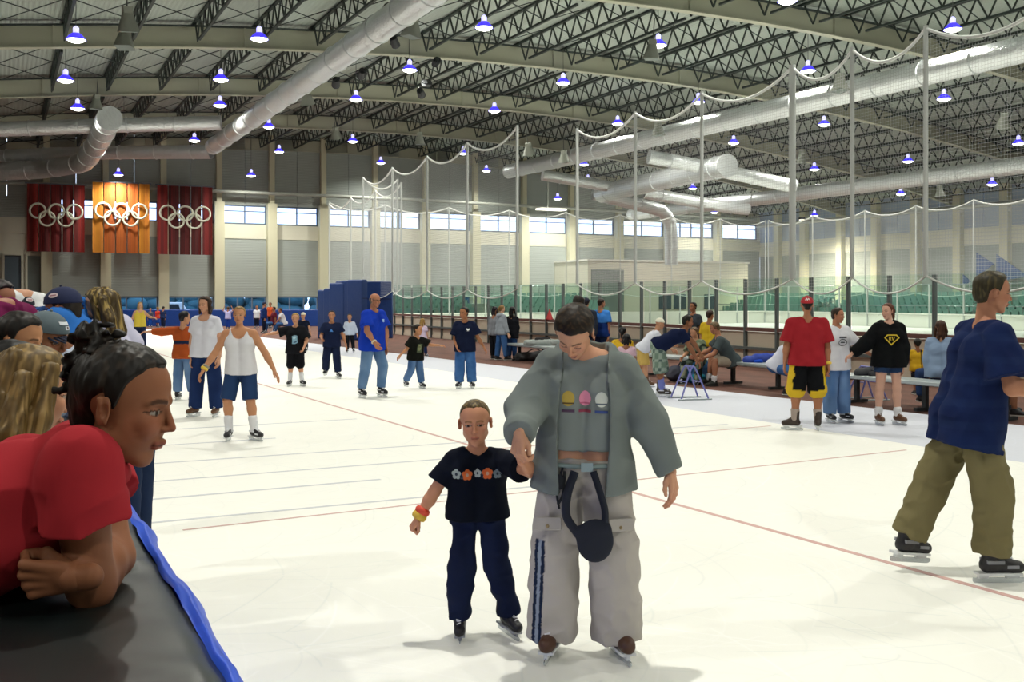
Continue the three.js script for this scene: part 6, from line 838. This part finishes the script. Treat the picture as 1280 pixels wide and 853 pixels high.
far('far person in a white top and dark trousers right of the tank top boy', 321, 411, 1.25, { face: 10, skin: '#a8745a', hair: { color: '#3a2a1c' }, top: { color: '#c9ccd4', t: 0.02 }, bottom: { color: '#161a2c' }, feet: BLK });
far("far person in navy with a dark cap right of the tank top boy", 330, 417, 1.45, { face: 120, skin: '#a8745a', hair: { color: '#1a1512' }, hat: { color: '#141d38' }, top: { color: '#14295c', t: 0.024, sleeve: 1.8 }, bottom: { color: '#121a30' }, feet: BLK });
far('far person in an orange top behind the maroon-shirted sitter', 338, 411, 1.4, { face: -20, skin: '#a8745a', hair: { color: '#5a3a22' }, top: { color: '#c4562f', t: 0.02 }, bottom: { color: '#2b2230' }, feet: BLK });
person({ label: 'far person in a maroon shirt and jeans sitting on the low step', pelvis: [342, 404, 51], cell: 0.03, H: 1.6, face: -60, lean: [0.05, 1, 0], lL: [-0.7, -0.1, 0.5, -0.2, -1, 0], lR: [-0.8, -0.1, 0.3, -0.2, -1, 0], skin: '#9c6a50', hair: { color: '#2a1c16' }, top: { color: '#5c1c2c', t: 0.02 }, bottom: { color: '#33527f' }, feet: BLK });
person({ label: 'far person in a white tee and jeans sitting right of the maroon shirt', pelvis: [355, 405, 50.5], cell: 0.03, H: 1.6, face: -60, lean: [-0.3, 0.95, 0], aL: [-0.5, -0.9, 0.2, -0.6, -0.8, 0.1], lL: [-0.7, -0.05, 0.5, -0.3, -1, 0], lR: [-0.8, -0.05, 0.3, -0.3, -1, 0], skin: '#9c6a50', hair: { color: '#3a241a' }, top: { color: '#c6c8d0', t: 0.02 }, bottom: { color: '#33527f' }, feet: { type: 'skate', color: '#d2d3d6' } });
// ---------------------------------------------------------------- bags, clothes and papers round the benches
{
  const lump = (name, label, p, caps, color, cat, extra) => { const t = thing(name, label, cat); t.position.copy(p); const f = new Field(0.05); f.amp = 0.012; f.freq = 11; f.fold = true; for (const [a, b, r] of caps) f.cap(V(...a), V(...b), r); f.plane(V(0, -1, 0), V(0, 0.0, 0)); const c = lin(color), c2 = mix3(c, [1, 1, 1], 0.08); mesh('fabric_body', netMesh(f, 0.018, (x, y, z) => mix3(c, c2, noise(x * 9, y * 9, z * 9) * 0.5 + 0.5)), clothMat, t); extra?.(t); return t; };
  const strap = (t, pts, color, r = 0.015, name = 'strap') => mesh(name, metres(new THREE.TubeGeometry(new THREE.CatmullRomCurve3(pts.map((p) => V(...p))), 20, r, 6)), paint(color, 0.8), t);
  lump('backpack', 'teal and blue backpack standing on the red floor before the seated man', ground(873, 479), [[[-0.1, 0.13, 0], [0.1, 0.13, 0], 0.15], [[-0.06, 0.3, 0], [0.1, 0.32, 0], 0.13]], '#175a8c', 'backpack', (t) => { const f = new Field(0.03); f.cap(V(-0.1, 0.1, 0.12), V(0.02, 0.12, 0.14), 0.09); f.amp = 0.006; mesh('front_pocket', netMesh(f, 0.015, () => lin('#2f8fa6')), clothMat, t); strap(t, [[-0.05, 0.42, 0], [0, 0.5, 0], [0.08, 0.43, 0]], '#1c2a4c', 0.015, 'grab_handle'); strap(t, [[0.1, 0.4, -0.1], [0.28, 0.3, -0.1], [0.26, 0.08, -0.06]], '#1c2a4c'); });
  lump('duffel_bag', 'dark navy duffel bag on the red floor left of the teal backpack', ground(856, 477), [[[-0.22, 0.16, 0], [0.16, 0.16, 0.05], 0.16]], '#161d36', 'bag', (t) => strap(t, [[-0.15, 0.3, 0], [-0.05, 0.42, 0.02], [0.08, 0.3, 0.02]], '#0f1426', 0.015, 'grab_handle'));
  lump('duffel_bag', 'black bag lying on the floor under the left bench', ground(668, 451), [[[-0.4, 0.1, 0], [0.35, 0.12, 0], 0.13], [[0.1, 0.14, 0], [0.3, 0.16, 0.05], 0.13]], '#14161c', 'bag', (t) => strap(t, [[-0.25, 0.2, 0], [0, 0.32, 0.02], [0.2, 0.26, 0.02]], '#0c0d12', 0.015, 'grab_handle'));
  const on = (b, y, a) => hall(b, y, a);
  lump('jacket_pile', 'grey and white jackets heaped on the left bench', on(12.75, 0.455, 24.2), [[[-0.35, 0.06, 0], [0.2, 0.08, 0.1], 0.1], [[0.1, 0.1, 0], [0.5, 0.06, 0], 0.09]], '#8b9290', 'jacket', (t) => { const f = new Field(0.03); f.amp = 0.01; f.cap(V(-0.1, 0.14, 0.05), V(0.2, 0.16, 0.06), 0.07); mesh('dark_lining', netMesh(f, 0.018, () => lin('#2b2a2c')), clothMat, t); });
  lump('blue_jacket', 'bright blue jacket left on the middle bench right of the seated man', on(13.05, 0.455, 16.0), [[[-0.1, 0.05, 0], [0.5, 0.06, -0.05], 0.085], [[0.1, 0.09, 0], [0.4, 0.1, 0], 0.08]], '#17399c', 'jacket', (t) => { const f = new Field(0.03); f.cap(V(0.05, 0.02, 0.1), V(0.14, 0.03, 0.14), 0.04); mesh('collar', netMesh(f, 0.015, () => lin('#1f49b8')), clothMat, t); });
  lump('dark_jacket', 'dark jacket hung over the end of the right bench by the hoodie girl', on(12.5, 0.455, 12.5), [[[-0.1, 0.04, 0], [0.2, 0.05, 0], 0.09], [[0.05, 0.02, 0.15], [0.05, -0.3, 0.22], 0.06]], '#1a1c24', 'jacket', (t) => strap(t, [[0.05, 0.1, 0.1], [0.2, 0.02, 0.2], [0.15, -0.15, 0.24]], '#2b2f3a', 0.02, 'sleeve_end'));
  const cone = thing('red_marker', 'small red marker on the boards right of the black-haired woman', 'marker'); cone.position.copy(hall(16.72, 0.975, 23.5 + 7.6)); mesh('cone', new THREE.ConeGeometry(0.13, 0.38, 14).translate(0, 0.19, 0), paint('#b3262c', 0.5), cone); mesh('foot', new THREE.BoxGeometry(0.3, 0.03, 0.2).translate(0, 0.015, 0), paint('#8c1f24', 0.5), cone);
  const paper = (x, y, label, ry) => { const o = mesh('paper_sheet', roundedBox(0.42, 0.3, 0.01, 0.004).rotateX(-Math.PI / 2), paint('#e9e9e4', 0.8), scene); o.position.copy(ground(x, y)); o.position.y = 0.0; o.rotation.y = ry; tag(o, label, 'paper'); };
  paper(842, 470, 'white sheet of paper lying on the red floor behind the plaid shorts man', 0.4);
}
renderer.render(scene, camera);
